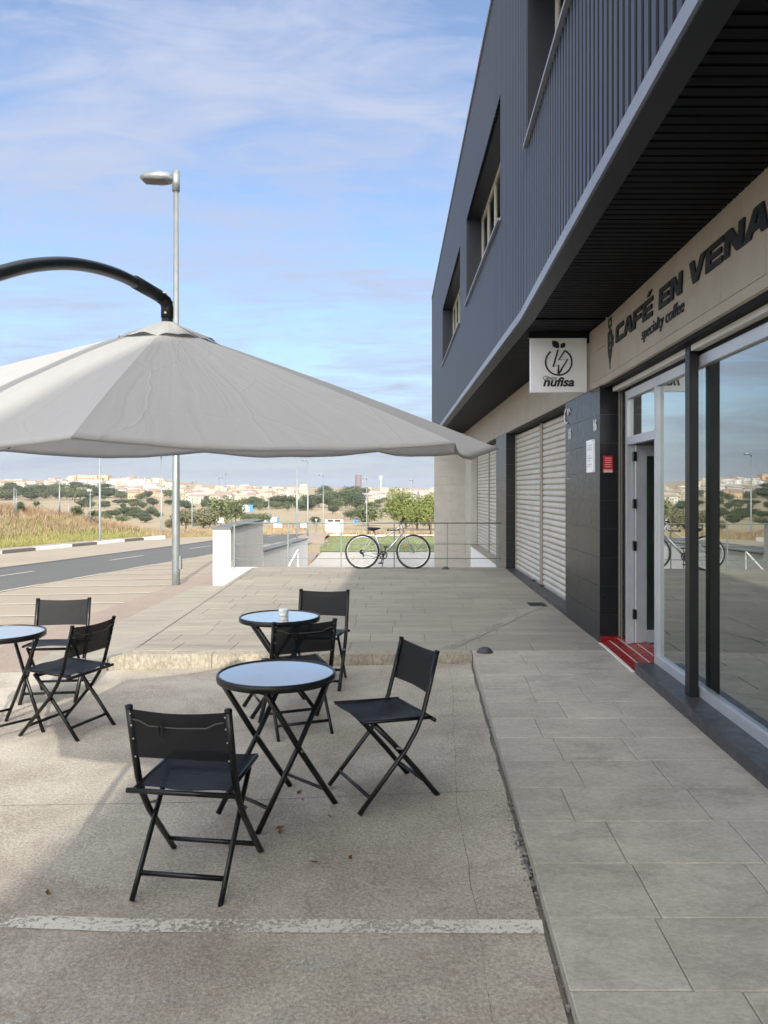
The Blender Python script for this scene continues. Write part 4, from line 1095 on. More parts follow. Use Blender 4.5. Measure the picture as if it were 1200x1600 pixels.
# smooth the arm
def catmull(p, n=6):
    p = [Vector(q) for q in p]; out = []
    for i in range(len(p)-1):
        a = p[max(i-1, 0)]; b = p[i]; c = p[i+1]; d = p[min(i+2, len(p)-1)]
        for k in range(n):
            t = k/n; out.append(.5*((2*b)+(-a+c)*t+(2*a-5*b+4*c-d)*t*t+(-a+3*b-3*c+d)*t**3))
    out.append(p[-1]); return out
mb = MB(); mb.tube(catmull(armp), .0205, 16); mb.build('arm', M['arm'], um, True)
mb = MB(); mb.tube([(-.05, -.24, 2.437), (-.012, -.06, 2.43)], .0245, 14); mb.tube([(-.014, -.065, 2.43), (-.003, -.012, 2.422), (0, 0, 2.40), (0, 0, 2.36)], .0245, 14); mb.build('elbow', M['capplast'], um, True)
mb = MB(); mb.tube([(0, -.028, 2.375), (0, .028, 2.375)], .005, 8); mb.tube([(-.034, -.085, 2.44), (.02, -.075, 2.44)], .004, 8); mb.build('bolt', M['galv'], um)
mb = MB(); mb.box(-.40, -.26, -1.68, -1.53, .95, 1.15); mb.tube([(-.26, -1.6, 1.05), (-.14, -1.6, 1.05), (-.14, -1.6, .93)], .009, 8); mb.build('crank', M['capplast'], um)
mb = MB()
for a in (0, 90): 
    ca, sa = math.cos(R(a)), math.sin(R(a)); cx_, cy_ = -.32, -1.62
    mb.box(cx_-.45*ca-.04*sa, cx_+.45*ca+.04*sa, cy_-.45*sa-.04*ca, cy_+.45*sa+.04*ca, .012+.001*a/90, .05+.002*a/90)
mb.build('base', M['arm'], um)

# ------------------------------------------------------------------ bicycle against the railing
bk = empty('bicycle', (0, 14.27, deckz(0, 14.27)), label='silver city bicycle leaning on the railing at the platform edge', cat='bicycle')
sc = 14.27/1200
def bp(px, py, d=0.): return ((px-600)*sc, d, (887.5-py)*sc)
def wheel(px, nm):
    c = Vector(bp(px, 861.3)); w = empty(nm); w.parent = bk; w.location = c; r = .322
    def ringt(rr, t, flat=1): 
        mb = MB(); n0 = 48; m0 = 8
        for i in range(n0):
            a = 2*math.pi*i/n0
            for j in range(m0):
                b = 2*math.pi*j/m0; q = rr+t*math.cos(b); mb.v.append((q*math.cos(a), t*flat*math.sin(b), q*math.sin(a)))
        for i in range(n0):
            for j in range(m0): mb.face((i*m0+j, i*m0+(j+1) % m0, ((i+1) % n0)*m0+(j+1) % m0, ((i+1) % n0)*m0+j))
        return mb
    ringt(r-.018, .018).build('tyre', M['tyre'], w, True); ringt(r-.042, .010, 1.0).build('rim', M['silver'], w, True)
    mb = MB()
    for k in range(28):
        a = 2*math.pi*k/28; b = a+(.35 if k % 2 else -.35); s_ = (.03 if k % 4 < 2 else -.03)
        mb.tube([(.02*math.cos(b), s_, .02*math.sin(b)), ((r-.05)*math.cos(a), 0, (r-.05)*math.sin(a))], .0014, 3, cap=False)
    mb.build('spokes', M['silver'], w)
    mb = MB(); mb.tube([(0, -.045, 0), (0, .045, 0)], .022, 12); mb.build('hub', M['silver'], w, True)
    a = R(215 if nm.startswith('r') else 140)
    mb = MB(); cxx, czz = .2*math.cos(a), .2*math.sin(a); mb.tube([(cxx-.012, 0, czz-.03), (cxx+.012, 0, czz+.03)], .018, 8, flat=.5); mb.build('reflector', M['orange'], w, True)
    return w
wheel(566, 'rear_wheel'); wheel(646, 'front_wheel')
RH = bp(565.5, 861.3); FH = bp(646, 861.3); BB = bp(599, 866.5); ST = bp(586, 835); HT = bp(626.5, 819); HB = bp(630.5, 831)
fr = MB()
def fl(a, b, r=.018, n=10): fr.tube([a, b], r, n)
fl(BB, bp(584, 829)); fl(HT, HB, .022); fl(HB, BB, .021)
fr.tube(catmull([bp(587, 837), bp(596, 837.5), bp(603, 836.5), bp(614, 830), bp(625.5, 823)], 4), .015, 8)
for s_ in (-.035, .035):
    o_ = lambda p, q: (p[0], q, p[2])
    fr.tube([o_(BB, s_*.6), o_(RH, s_*1.5)], .008, 8); fr.tube([bp(587, 838), o_(RH, s_*1.5)], .007, 8); fr.tube([o_(HB, s_*.7), o_(bp(634, 838), s_*1.2), o_(FH, s_*1.4)], .010, 8)
fr.build('frame', M['silver'], bk, True)
mb = MB(); mb.tube([bp(584, 830), bp(583.3, 826.5)], .012, 8); mb.build('seat_post', M['blackmetal'], bk, True)
mb = MB()
for i, (px, wv, zt, zb_) in enumerate(((574, .055, 823, 827), (577, .085, 822.6, 829), (583, .075, 822.9, 829.5), (589, .035, 823.2, 828), (594.5, .02, 823.8, 826))):
    x, _, z = bp(px, zt); _, _, z2 = bp(px, zb_)
    mb.v += [(x, -wv, z2+.01), (x, wv, z2+.01), (x, wv*.9, z-.01), (x, 0, z), (x, -wv*.9, z-.01)]
for i in range(4):
    for j in range(5): mb.face((i*5+j, i*5+(j+1) % 5, i*5+5+(j+1) % 5, i*5+5+j))
mb.face((4, 3, 2, 1, 0)); mb.face((20, 21, 22, 23, 24)); mb.build('saddle', M['tyre'], bk, True)
mb = MB(); mb.tube([HT, bp(627.5, 815), bp(630, 812)], .012, 8); mb.tube([(bp(629, 813)[0]-.02, -.28, bp(0, 814)[2]), bp(630, 812.5), (bp(629, 813)[0]-.02, .28, bp(0, 814)[2])], .011, 8); mb.build('handlebar', M['blackmetal'], bk, True)
for s_ in (-1, 1):
    mb = MB(); mb.tube([(bp(628.5, 0)[0], s_*.18, bp(0, 813.6)[2]), (bp(627, 0)[0], s_*.30, bp(0, 814.4)[2])], .018, 8); mb.build('grip', M['tyre'], bk, True)
    mb = MB(); mb.tube([(bp(631, 0)[0], s_*.16, bp(0, 815)[2]), (bp(634, 0)[0], s_*.24, bp(0, 818)[2])], .007, 6); mb.build('brake_lever', M['blackmetal'], bk, True)
mb = MB(); mb.box(bp(628, 0)[0], bp(633, 0)[0], -.06, .02, bp(0, 812)[2], bp(0, 807.5)[2]); mb.build('basket_mount', M['blackmetal'], bk)
mb = MB(); mb.tube([bp(605.5, 827.5, -.03), bp(623.5, 827.2, -.03)], .011, 8); mb.tube([bp(605, 828.5, -.03), bp(607, 826, -.03)], .016, 8); mb.build('pump', M['tyre'], bk, True)
mb = MB(); 
n0_ = 32
for i in range(n0_):
    for rr in (.058, .078): mb.v.append((BB[0]+rr*math.cos(6.2832*i/n0_), -.048, BB[2]+rr*math.sin(6.2832*i/n0_)))
for i in range(n0_): mb.face((2*i, 2*i+1, (2*i+3) % (2*n0_), (2*i+2) % (2*n0_)))
for i in range(5): mb.tube([(BB[0], -.048, BB[2]), (BB[0]+.062*math.cos(i*1.257), -.048, BB[2]+.062*math.sin(i*1.257))], .006, 5)
mb.tube([(BB[0], -.06, BB[2]), (BB[0], .06, BB[2])], .018, 10); mb.build('chainring', M['blackmetal'], bk)
for a, s_ in ((72, -1), (252, 1)):
    ca, sa = math.cos(R(a)), math.sin(R(a)); e = (BB[0]+.16*ca, s_*.07, BB[2]+.16*sa)
    mb = MB(); mb.tube([(BB[0], s_*.06, BB[2]), e], .009, 6); mb.box(e[0]-.045, e[0]+.045, min(e[1], e[1]+s_*.09), max(e[1], e[1]+s_*.09), e[2]-.012, e[2]+.012); mb.build('pedal', M['tyre'], bk)
mb = MB(); mb.tube([(BB[0], -.048, BB[2]+.072), (RH[0], -.048, RH[2]+.03)], .004, 5); mb.tube([(BB[0], -.048, BB[2]-.072), (RH[0]+.02, -.048, RH[2]-.05)], .004, 5); mb.build('chain', M['blackmetal'], bk)
mb = MB(); mb.tube([(RH[0], -.045, RH[2]), (RH[0], -.052, RH[2])], .045, 18); mb.tube([(RH[0]+.01, -.05, RH[2]-.02), (RH[0]+.03, -.05, RH[2]-.09)], .014, 6); mb.build('gear_cassette', M['blackmetal'], bk)
mb = MB(); mb.tube([bp(600, 868, .04), bp(597, 885, .16)], .008, 6); mb.build('kickstand', M['blackmetal'], bk)
bk.rotation_euler = (R(-4), 0, 0)

# ------------------------------------------------------------------ street lamps
def lamp(px, py_base, py_top, side=-1, label='', Yf=None, rb=None, hx=1., z_=None):
    if Yf: Y = Yf; X = px2x(px, Y); z0 = CAMZ-(py_base-765)/1200*Y
    else: X, Y, z0 = gp(px, py_base)
    h = (py_base-py_top)/1200*Y; r = rb or max(.055, .010*h)
    t = empty('street_lamp', (X, Y, z0), label=label, cat='street lamp', group='street lamps along the street')
    mb = MB(); mb.tube([(0, 0, -.3), (0, 0, .3), (0, 0, h*.97)], [r, r, r*.62], 12); mb.build('pole', M['galv'], t, True)
    L_ = .62*hx*h/8.5; w = .17*h/8.5*1.2; TK = 1.5
    hd = MB(); z = h*.985
    prof = [(0, .25, .05), (.12, .75, .13), (.4, 1., .15), (.8, .92, .12), (1., .55, .05)]
    for q, ww, hh in prof:
        x = side*(.06+q*L_); hq = hh*h/8.5*TK
        hd.v += [(x, -w*ww, z-hq*.25), (x, w*ww, z-hq*.25), (x, w*ww*.8, z+hq*.5), (x, 0, z+hq*.72), (x, -w*ww*.8, z+hq*.5)]
    for i in range(4):
        for j in range(5): hd.face((i*5+j, i*5+(j+1) % 5, i*5+5+(j+1) % 5, i*5+5+j))
    hd.face((4, 3, 2, 1, 0)); hd.face((20, 21, 22, 23, 24))
    hd.build('lamp_head', M['galv'], t, True)
    if h > 5:
        g_ = MB(); x0, x1 = sorted((side*(.06+.2*L_), side*(.06+.92*L_))); g_.box(x0, x1, -w*.7, w*.7, z-.15*.25*h/8.5-.02, z-.15*.25*h/8.5-.002); g_.build('diffuser', M['dark'], t)
        c_ = MB(); c_.tube([(0, 0, h*.955), (0, 0, h+.04)], r*.95, 12); c_.tube([(0, 0, h*.985), (side*.12, 0, h*.985)], .03, 8); c_.build('bracket', M['galv'], t, True)
    return t
l1 = lamp(275, 915, 270, -1, 'tall galvanised street lamp rising behind the parasol', Yf=16.0, rb=.082, hx=1.05)
mb = MB(); mb.box(.075, .115, -.06, .06, .35, .62); mb.build('service_door', M['galv'], l1)
lamp(156, 849, 660, 1, 'far kerb lamp left of the tall lamp, its head hidden by the parasol')
lamp(252, 838, 710, 1, 'street lamp at the far kerb just left of the tall lamp')
lamp(300, 830, 752, 1, 'slim lamp in front of the olive bushes right of the tall lamp')
lamp(342, 822, 745, 1, 'lamp above the white wall, left one of the close pair')
lamp(353, 818, 738, 1, 'lamp above the white wall, right and taller one of the close pair')
lamp(464, 842, 690, 1, 'grey lamp post beyond the low ramp wall, head hidden by the canopy')
lamp(481, 838, 718, -1, 'lamp with its head just under the canopy edge, beside the footpath')
lamp(505, 832, 741, -1, 'slender lamp left of the white hut')
lamp(573, 829, 746, -1, 'slender lamp behind the bicycle saddle')
lamp(645, 826, 749, -1, 'distant lamp standing in front of the bright green trees')
lamp(420, 815, 760, 1, 'tiny distant lamp above the cream houses')
lamp(610, 800, 764, 1, 'tiny distant lamp near the white mast')
lamp(-120, 905, 640, 1, 'street lamp off to the left, seen in the shop glass', Yf=24)

# ------------------------------------------------------------------ vegetation
def crown_mesh(name, n, lobes, leaf, m, seed, flatten=1.):
    rnd = random.Random(seed); mb = MB()
    L_ = [(Vector((rnd.uniform(-.28, .28), rnd.uniform(-.28, .28), rnd.uniform(.38, .72)*1)), rnd.uniform(.22, .36)) for _ in range(lobes)]+[(Vector((0, 0, .55)), .36)]
    for i in range(n):
        c, r = rnd.choice(L_); d = Vector((rnd.gauss(0, 1), rnd.gauss(0, 1), rnd.gauss(0, 1))).normalized()
        q = c+d*r*(rnd.random()**.33)*Vector((1, 1, 1)).x; q.z = max(.08, q.z*flatten)
        nrm = (d+Vector((rnd.gauss(0, .5), rnd.gauss(0, .5), rnd.gauss(0, .5)+.3))).normalized()
        a = nrm.orthogonal().normalized(); b = nrm.cross(a); w = rnd.uniform(0, 6.28); a, b = a*math.cos(w)+b*math.sin(w), b*math.cos(w)-a*math.sin(w)
        s = leaf*rnd.uniform(.6, 1.4); n0 = len(mb.v)
        mb.v += [tuple(q-a*s), tuple(q-b*s*.6), tuple(q+a*s), tuple(q+b*s*.6)]; mb.face((n0, n0+1, n0+2, n0+3))
    me = bpy.data.meshes.new(name); me.from_pydata(mb.v, [], mb.f); me.materials.append(m); return me
def trunk_mesh():
    mb = MB(); mb.tube([(0, 0, -.1), (.01, 0, .2), (-.01, .01, .55)], [.035, .028, .012], 7)
    for a in range(4):
        w = a*1.6; mb.tube([(0, 0, .22+.05*a), (.16*math.cos(w), .16*math.sin(w), .42+.05*a)], [.016, .006], 5)
    me = bpy.data.meshes.new('trunk'); me.from_pydata(mb.v, [], mb.f); me.materials.append(M['bark']); return me
TR = trunk_mesh()
CR = {'dark': [crown_mesh('crown', 1500, 9, .042, M['leafdark'], s) for s in (1, 2, 3)], 'mid': [crown_mesh('crown', 1500, 9, .042, M['leafmid'], s) for s in (4, 5)],
      'olive': [crown_mesh('crown', 2600, 12, .034, M['leafolive'], s, .85) for s in (6, 7)], 'bright': [crown_mesh('crown', 7000, 14, .022, M['leafbright'], s) for s in (8, 9)]}
KINDLAB = {'dark': 'round dark evergreen tree scattered over the distant dry fields', 'mid': 'mid-green tree among the dry fields in the distance'}
def zone(px, py):
    if px < -35: return 'on the slope beyond the left edge of the photo'
    if px < 170: return 'in the green belt below the hilltop flats' if py < 786 else 'on the dry slope just behind the weedy bank'
    if px < 270: return 'on the dry field left of the tall lamp post' if py < 799 else 'in the low green thicket left of the tall lamp'
    if px < 345: return 'below the cream town right of the tall lamp'
    if px < 482: return 'on the field between white wall and far town'
    if px < 566: return 'in the valley left of the brown tower'
    return 'in the valley right of the brown tower'
def tree(px, py, wpx, hpx, kind, label=None, grp=None, seed=0):
    if label is None and kind in KINDLAB:
        label = ('wide ' if wpx > 20 else 'small ')+{'dark': 'dark green', 'mid': 'mid-green'}[kind]+' round tree '+zone(px, py); grp = 'trees '+zone(px, py)
    X, Y, z = gp(px, py); w = wpx/1200*Y; h = hpx/1200*Y
    t = empty('tree', (X, Y, z), seed*1.7, label=label or KINDLAB[kind], cat='tree', group=grp or 'trees on the distant fields')
    me = CR[kind][seed % len(CR[kind])]
    c = link_mesh('crown', me, t); c.scale = (w/1.05, w/1.05, h/.98); k = link_mesh('trunk', TR, t); k.scale = (w, w, h)
    return t
rnd = random.Random(21)
for i in range(52):
    tree(rnd.uniform(-30, 165), rnd.uniform(767, 782), rnd.uniform(18, 34), rnd.uniform(11, 17), rnd.choice(['dark', 'dark', 'mid']), seed=i)
for i in range(48):
    tree(rnd.uniform(120, 335), rnd.uniform(773, 797), rnd.uniform(12, 26), rnd.uniform(8, 14), rnd.choice(['dark', 'dark', 'mid']), seed=i)
for i in range(24): tree(rnd.uniform(150, 250), rnd.uniform(802, 818), rnd.uniform(16, 30), rnd.uniform(9, 14), rnd.choice(['dark', 'mid']), seed=i)
for i in range(22): tree(rnd.uniform(-420, -40), rnd.uniform(772, 808), rnd.uniform(12, 30), rnd.uniform(9, 18), rnd.choice(['dark', 'mid']), seed=i)
for i in range(34): tree(rnd.uniform(375, 480), rnd.uniform(784, 799), rnd.uniform(12, 26), rnd.uniform(8, 13), rnd.choice(['dark', 'mid']), seed=i)
for (a, b, c, d, k_, lab) in ((32, 803, 16, 20, 'dark', 'small dark tree behind the weedy bank, left of the palm bush'), (119, 812, 24, 23, 'dark', 'compact dark round tree standing alone above the weedy bank'),
    (193, 797, 12, 12, 'dark', None), (225, 796, 12, 12, 'dark', None), (242, 806, 12, 11, 'mid', None), (437, 793, 34, 20, 'dark', 'wide dark tree above the dry field between the two lamp posts'), (455, 792, 20, 18, 'dark', None), (408, 818, 34, 17, 'mid', 'low green bush by the graffiti boards'), (388, 815, 26, 14, 'mid', None),
    (575, 822, 52, 34, 'mid', 'broad mid-green bush behind the bicycle'), (548, 812, 26, 16, 'dark', None), (520, 803, 22, 14, 'dark', None), (495, 822, 22, 16, 'dark', None)):
    tree(a, b, c, d, k_, lab, seed=a)
for i in range(24): tree(rnd.uniform(484, 566), rnd.uniform(776, 798), rnd.uniform(20, 34), rnd.uniform(16, 26), rnd.choice(['dark', 'dark', 'mid']), 'dark grove tree below the brown tower', 'grove trees below the tower', seed=i)
for i in range(26): tree(rnd.uniform(565, 690), rnd.uniform(784, 812), rnd.uniform(10, 26), rnd.uniform(6, 11), rnd.choice(['dark', 'mid']), seed=i)
for i, (a, b, c, d, k_) in enumerate(((290, 828, 46, 40, 'olive'), (318, 829, 52, 46, 'olive'), (345, 824, 46, 52, 'mid'), (368, 818, 34, 40, 'mid'), (270, 829, 26, 22, 'olive'))):
    tree(a, b, c, d, k_, ['grey-olive bush right of the tall lamp post', 'largest olive bush touching the white wall from behind', 'tall green tree just above the white wall end', 'green tree behind the wall coping by the blue board', 'small olive bush directly behind the tall lamp post'][i], 'bushes behind the white wall', seed=i)
for i, (a, b, c, d) in enumerate(((634, 826, 66, 66), (672, 828, 70, 64), (652, 829, 62, 50))):
    tree(a, b, c, d, 'bright', ['bright yellow-green tree, left one beside the end wall', 'bright green tree partly behind the end wall', 'lower bright green tree between the two taller ones'][i], 'bright trees by the end wall', seed=i)
def palm(px, py, wpx, hpx, trunk, label):
    X, Y, z = gp(px, py); w = wpx/1200*Y/2; h = hpx/1200*Y
    t = empty('palm_tree', (X, Y, z), label=label, cat='palm'); r_ = random.Random(px)
    mb = MB()
    for i in range(60):
        a = r_.uniform(0, 6.28); el = r_.uniform(-.2, 1.3); d = Vector((math.cos(a)*math.cos(el), math.sin(a)*math.cos(el), math.sin(el))); q = Vector((-d.y, d.x, 0)).normalized()*w*.07
        p0 = Vector((0, 0, h*trunk)); p1 = p0+d*w*.6; p2 = p0+d*w-Vector((0, 0, w*.25))
        n0 = len(mb.v); mb.v += [tuple(p0-q*.4), tuple(p0+q*.4), tuple(p1+q), tuple(p1-q), tuple(p2)]; mb.face((n0, n0+1, n0+2, n0+3)); mb.face((n0+3, n0+2, n0+4))
    mb.build('fronds', M['leafmid'], t)
    mb = MB(); mb.tube([(0, 0, -.2), (0, 0, h*trunk+.1)], w*.09, 7); mb.build('trunk', M['bark'], t, True)
palm(57, 797, 26, 16, .35, 'spiky palm bush on top of the weedy bank'); palm(117, 785, 20, 26, .75, 'tall palm below the long apartment block'); palm(144, 820, 26, 28, .5, 'dense dark palm beside the second lamp post')

# dry weeds on the bank, grass near the sidewalk (one mass)
def tufts(name, m, n, region, hfun, label, seed, wid=.03, zf=H):
    rnd = random.Random(seed); mb = MB()
    for i in range(n):
        X, Y = region(rnd)
        if X is None: continue
        h = hfun(X, Y, rnd); z = zf(X, Y)
        for b in range(3):
            a = rnd.uniform(0, 6.28); l = rnd.uniform(.1, .5)*h; w = wid*rnd.uniform(.6, 1.5)
            ox, oy = rnd.uniform(-.15, .15), rnd.uniform(-.15, .15); n0 = len(mb.v); p = rnd.uniform(0, 6.28)
            mb.v += [(X+ox-w*math.cos(p), Y+oy-w*math.sin(p), z-.03), (X+ox+w*math.cos(p), Y+oy+w*math.sin(p), z-.03), (X+ox+l*math.cos(a), Y+oy+l*math.sin(a), z+h*rnd.uniform(.7, 1.1))]
            mb.face((n0, n0+1, n0+2))
    return tag(mb.build(name, m), kind='stuff', label=label)
def bank(r_, lo=2.6, hi=26.):
    Y = 14+(82-14)*r_.random()**.8; u = lo+(hi-lo)*r_.random()**1.3; return FARK(Y)-u, Y
def hb(X, Y, r_): return .72*(.35+.75*max(0, mnoise.noise(Vector((X*.22, Y*.22, 0)))+.35))*r_.uniform(.6, 1.2)
tufts('dry_weeds', M['straw'], 42000, lambda r_: bank(r_, 4.2, 30), hb, 'tall dry golden and rusty weeds covering the bank', 1, .035)
tufts('rusty_weeds', M['rust'], 20000, lambda r_: (lambda q: q if mnoise.noise(Vector((q[0]*.16, q[1]*.10, 7))) > -.05 else (None, None))(bank(r_, 4.5, 26)), lambda X, Y, r_: hb(X, Y, r_)*1.15, 'rusty brown weed clumps on the bank', 11, .035)
tufts('green_verge', M['straw2'], 16000, lambda r_: bank(r_, 2.6, 6.0), lambda X, Y, r_: r_.uniform(.12, .4), 'greener short grass along the far sidewalk', 2, .025)
tufts('lawn_grass', M['lawn'], 9000, lambda r_: (r_.uniform(-3.3, 9), r_.uniform(36.1, 47.1)), lambda X, Y, r_: r_.uniform(.03, .08), 'short lawn grass', 3, .02, zf=lambda X, Y: -1.22)
tufts('dry_grass', M['straw'], 16000, lambda r_: (r_.uniform(-4, 16), r_.uniform(48.5, 80)), lambda X, Y, r_: r_.uniform(.15, .55), 'strip of dry grass between lawn and trees', 4, .04)
tufts('dry_grass', M['straw'], 9000, lambda r_: (lambda Y: (r_.uniform(FARK(min(Y, 60))-12, -16 if Y < 70 else -12), Y))(r_.uniform(55, 120)), lambda X, Y, r_: r_.uniform(.2, .6), 'dry grass in the field beyond the end of the bank', 5, .05)

# ------------------------------------------------------------------ small things beyond the railing
X, Y, z = gp(522, 837); w = 28/1200*Y; h = 28/1200*Y
hut = empty('utility_hut', (X, Y, z), label='small white utility hut with a reddish roof beyond the lawn', cat='hut')
mb = MB(); mb.box(-w/2, w/2, 0, w, -.1, h*.84); mb.build('walls', M['hwhite'], hut); mb = MB(); mb.box(-w*.55, w*.55, -w*.05, w*1.05, h*.842, h*.96); mb.build('roof', M['roofred'], hut)
for a, b in ((-.36, -.06), (.04, .36)):
    mb = MB(); mb.box(w*a, w*b, -.03, -.002, h*.68, h*.78); mb.build('vent_window', M['dark'], hut)
mb = MB(); mb.box(-w*.3, w*.3, -.02, -.002, 0, h*.55); mb.build('door', M['signwhite'], hut)
def sign(px, py, hpx, wpx, bpx, m, label, shape='rect'):
    X, Y, z = gp(px, py); h = hpx/1200*Y; w = wpx/1200*Y/2; b = bpx/1200*Y
    s = empty('road_sign', (X, Y, z), label=label, cat='sign'); mb = MB(); mb.tube([(0, .03, -.1), (0, .03, h)], .035, 8); mb.build('post', M['galv'], s, True)
    mb = MB()
    if shape == 'tri': mb.v = [(-w, 0, h), (w, 0, h), (0, 0, h-b), (-w, .02, h), (w, .02, h), (0, .02, h-b)]; [mb.face(q) for q in ((2, 1, 0), (3, 4, 5), (0, 1, 4, 3), (1, 2, 5, 4), (2, 0, 3, 5))]
    else: mb.box(-w, w, 0, .02, h-b, h)
    mb.build('plate', M[m], s); return s
sign(338, 825, 14, 8, 6, 'signgrey', 'triangular sign back above the white wall', 'tri'); sign(345, 825, 16, 9, 8, 'signgrey', 'square sign back beside the triangular one')
s = sign(556, 832, 20, 6.5, 6.5, 'blue', 'small blue parking sign right of the white hut')
me = curve_to_mesh(text_curve('P', 1, .01)); X, Y, z = s.location; hh = 6/1200*Y
place_mesh(me, 'symbol', M['signwhite'], s, lambda c: Vector((c.x*hh-.25*hh, -.012, 20/1200*Y-6.0/1200*Y+c.y*hh)))
sign(494, 832, 21, 4, 5, 'signgrey', 'small triangular sign beside the footpath', 'tri'); sign(434, 828, 10, 13, 7, 'signwhite', 'white board on a post left of the low wall end'); sign(474, 828, 10, 9, 7, 'signwhite', 'white board on a post right of the lamp'); sign(385, 815, 24, 9, 9, 'signgrey', 'tall sign with a grey plate behind the coping')
def board(px, py, wpx, hpx, mats_, label, cat='billboard'):
    X, Y, z = gp(px, py); w = wpx/1200*Y/2; h = hpx/1200*Y
    s = empty(cat.replace(' ', '_'), (X, Y, z), label=label, cat=cat)
    n0 = len(mats_)
    for i, m_ in enumerate(mats_):
        mb = MB(); mb.box(-w+2*w*i/n0, -w+2*w*(i+1)/n0-.02, 0, .15, h*.12, h); mb.build('panel', M[m_], s)
    mb = MB(); mb.box(-w*.8, -w*.75, .05, .1, -.1, h*.12); mb.box(w*.75, w*.8, .05, .1, -.1, h*.12); mb.build('legs', M['galv'], s)
board(382, 802, 26, 13, ['blue', 'signwhite', 'blue'], 'blue and white billboard behind the trees'); board(425, 817, 24, 9, ['signwhite', 'blue', 'signwhite', 'signgrey', 'blue'], 'low wall of white and blue painted boards')
# red-white barrier by the street
X, Y, z = gp(452, 830); br = empty('barrier_fence', (X, Y, z), label='low dark barrier fence beside the bend of the street', cat='barrier')
for i in range(9):
    mb = MB(); mb.box(-1.6+i*.42, -1.55+i*.42, 0, .04, 0, .95); mb.build('post', M['dark' if i % 2 else 'plaquered'], br)
mb = MB(); mb.box(-1.65, 1.85, .0, .05, .96, 1.0); mb.build('rail', M['dark'], br)
# fence posts in the dry grass
for i in range(7):
    x = -1+i*2.0; y = 49+.2*i; mb = MB(); mb.tube([(0, 0, -.1), (0, 0, 1.35)], .045, 7); o = mb.build('fence_post', M['bark'], None, True); o.location = (x, y, H(x, y)); tag(o, label='brown wooden fence post at the edge of the dry grass', cat='post', group='fence posts beyond the lawn')
# utility poles in the field
for px, py, top, lab in ((22, 806, 762, 'concrete utility pole at the far left behind the bank'), (25.5, 806, 765, 'second utility pole close to the leftmost one'), (93, 810, 750, 'tall wooden pole left of the apartment block'), (91, 808, 776, 'short pole touching the tall wooden pole'), (141, 824, 770, 'thin pole just left of the second lamp'), (107, 814, 778, 'thin pole before the compact dark tree')):
    X, Y, z = gp(px, py); h = (py-top)/1200*Y; mb = MB(); mb.tube([(0, 0, -.5), (0, 0, h)], [h*.022, h*.014], 8); mb.box(-h*.07, h*.07, -.02, .02, h*.93, h*.95)
    o = mb.build('utility_pole', M['galv'], None, True); o.location = (X, Y, z); tag(o, label=lab, cat='pole')

# ------------------------------------------------------------------ the town on the far hill
def house_mesh(w, d, h, wall, roof, flat, seed):
    mb = MB(); mb.cm = 0; mb.box(-w/2, w/2, 0, d, -3, h)
    mb.cm = 2
    r_ = random.Random(seed)
    for fl_ in range(int(h//2.8)):
        for i in range(int(w//2.6)):
            x = -w/2+1+i*2.5
            if r_.random() < .8: mb.box(x, x+1.1, -.06, -.01, fl_*2.8+.9, fl_*2.8+2.2)
    mb.cm = 1
    if flat: mb.box(-w/2-.2, w/2+.2, -.2, d+.2, h+.01, h+.35)
    else:
        n0 = len(mb.v); mb.v += [(-w/2-.4, -.4, h+.01), (w/2+.4, -.4, h+.01), (w/2+.4, d+.4, h+.01), (-w/2-.4, d+.4, h+.01), (-w/2+.8, d/2, h+2), (w/2-.8, d/2, h+2)]
        for q in ((0, 1, 5, 4), (2, 3, 4, 5), (1, 2, 5), (3, 0, 4), (3, 2, 1, 0)): mb.face(tuple(n0+k for k in q))
    me = bpy.data.meshes.new('house'); me.from_pydata(mb.v, [], mb.f)
    for m_ in (wall, roof, M['dark']): me.materials.append(m_)
    me.polygons.foreach_set('material_index', mb.m); return me
HW = [house_mesh(w, 8, h, M['hwhite'], rf, fl_, i) for i, (w, h, rf, fl_) in enumerate(((9, 6, M['hwhite'], True), (12, 5.6, M['roofgrey'], False), (8, 6.5, M['hwhite'], True), (14, 6, M['roofred'], False), (10, 3.5, M['roofgrey'], True)))]
HC = [house_mesh(w, 8, h, M['hcream'], rf, fl_, i+9) for i, (w, h, rf, fl_) in enumerate(((9, 6, M['roofred'], False), (12, 6.5, M['roofgrey'], False), (7, 7, M['roofred'], False), (10, 6, M['hcream'], True)))]
HO = [house_mesh(10, 8, 5.5, M['horange'], M['roofred'], False, 33)]
rnd = random.Random(77)
def town(n, x0, x1, y0, y1, kinds, lab, grp):
    for i in range(n):
        px = rnd.uniform(x0, x1); py = y0+(y1-y0)*rnd.random(); X, Y, z = gp(px, py)
        if Y > 2500: continue
        o = link_mesh('house', rnd.choice(rnd.choice(kinds)), None); o.location = (X, Y, z); o.rotation_euler = (0, 0, rnd.uniform(-.5, .5)); s = rnd.uniform(.5, .8); o.scale = (s, s, s)
        mt_ = [q.name for q in o.data.materials]; kind_ = ('white' if mt_[0] == 'house_white' else 'cream' if mt_[0] == 'house_cream' else 'orange')+' house with '+('flat roof' if mt_[0] == mt_[1] else 'grey roof' if mt_[1] == 'roof_grey' else 'brown tiled roof')
        z_ = 'beyond the left edge of the photo' if px < -20 else 'on the hill below the apartment blocks' if px < 170 else 'on the hillside left of the tall lamp' if px < 262 else 'in the far town above the white wall' if px < 400 else 'in the far town above the ramp' if px < 485 else 'in the far town right of the tower'
        tag(o, label=kind_+' '+z_, cat='house', group='houses '+z_)
town(112, 78, 262, 752, 775, [HW, HW, HW, HC], 'small white house among many on the left hillside', 'white houses on the left hill')
town(14, -20, 110, 757, 762, [HW, HC], 'pale house on the crest above the dark tree belt', 'houses on the crest')
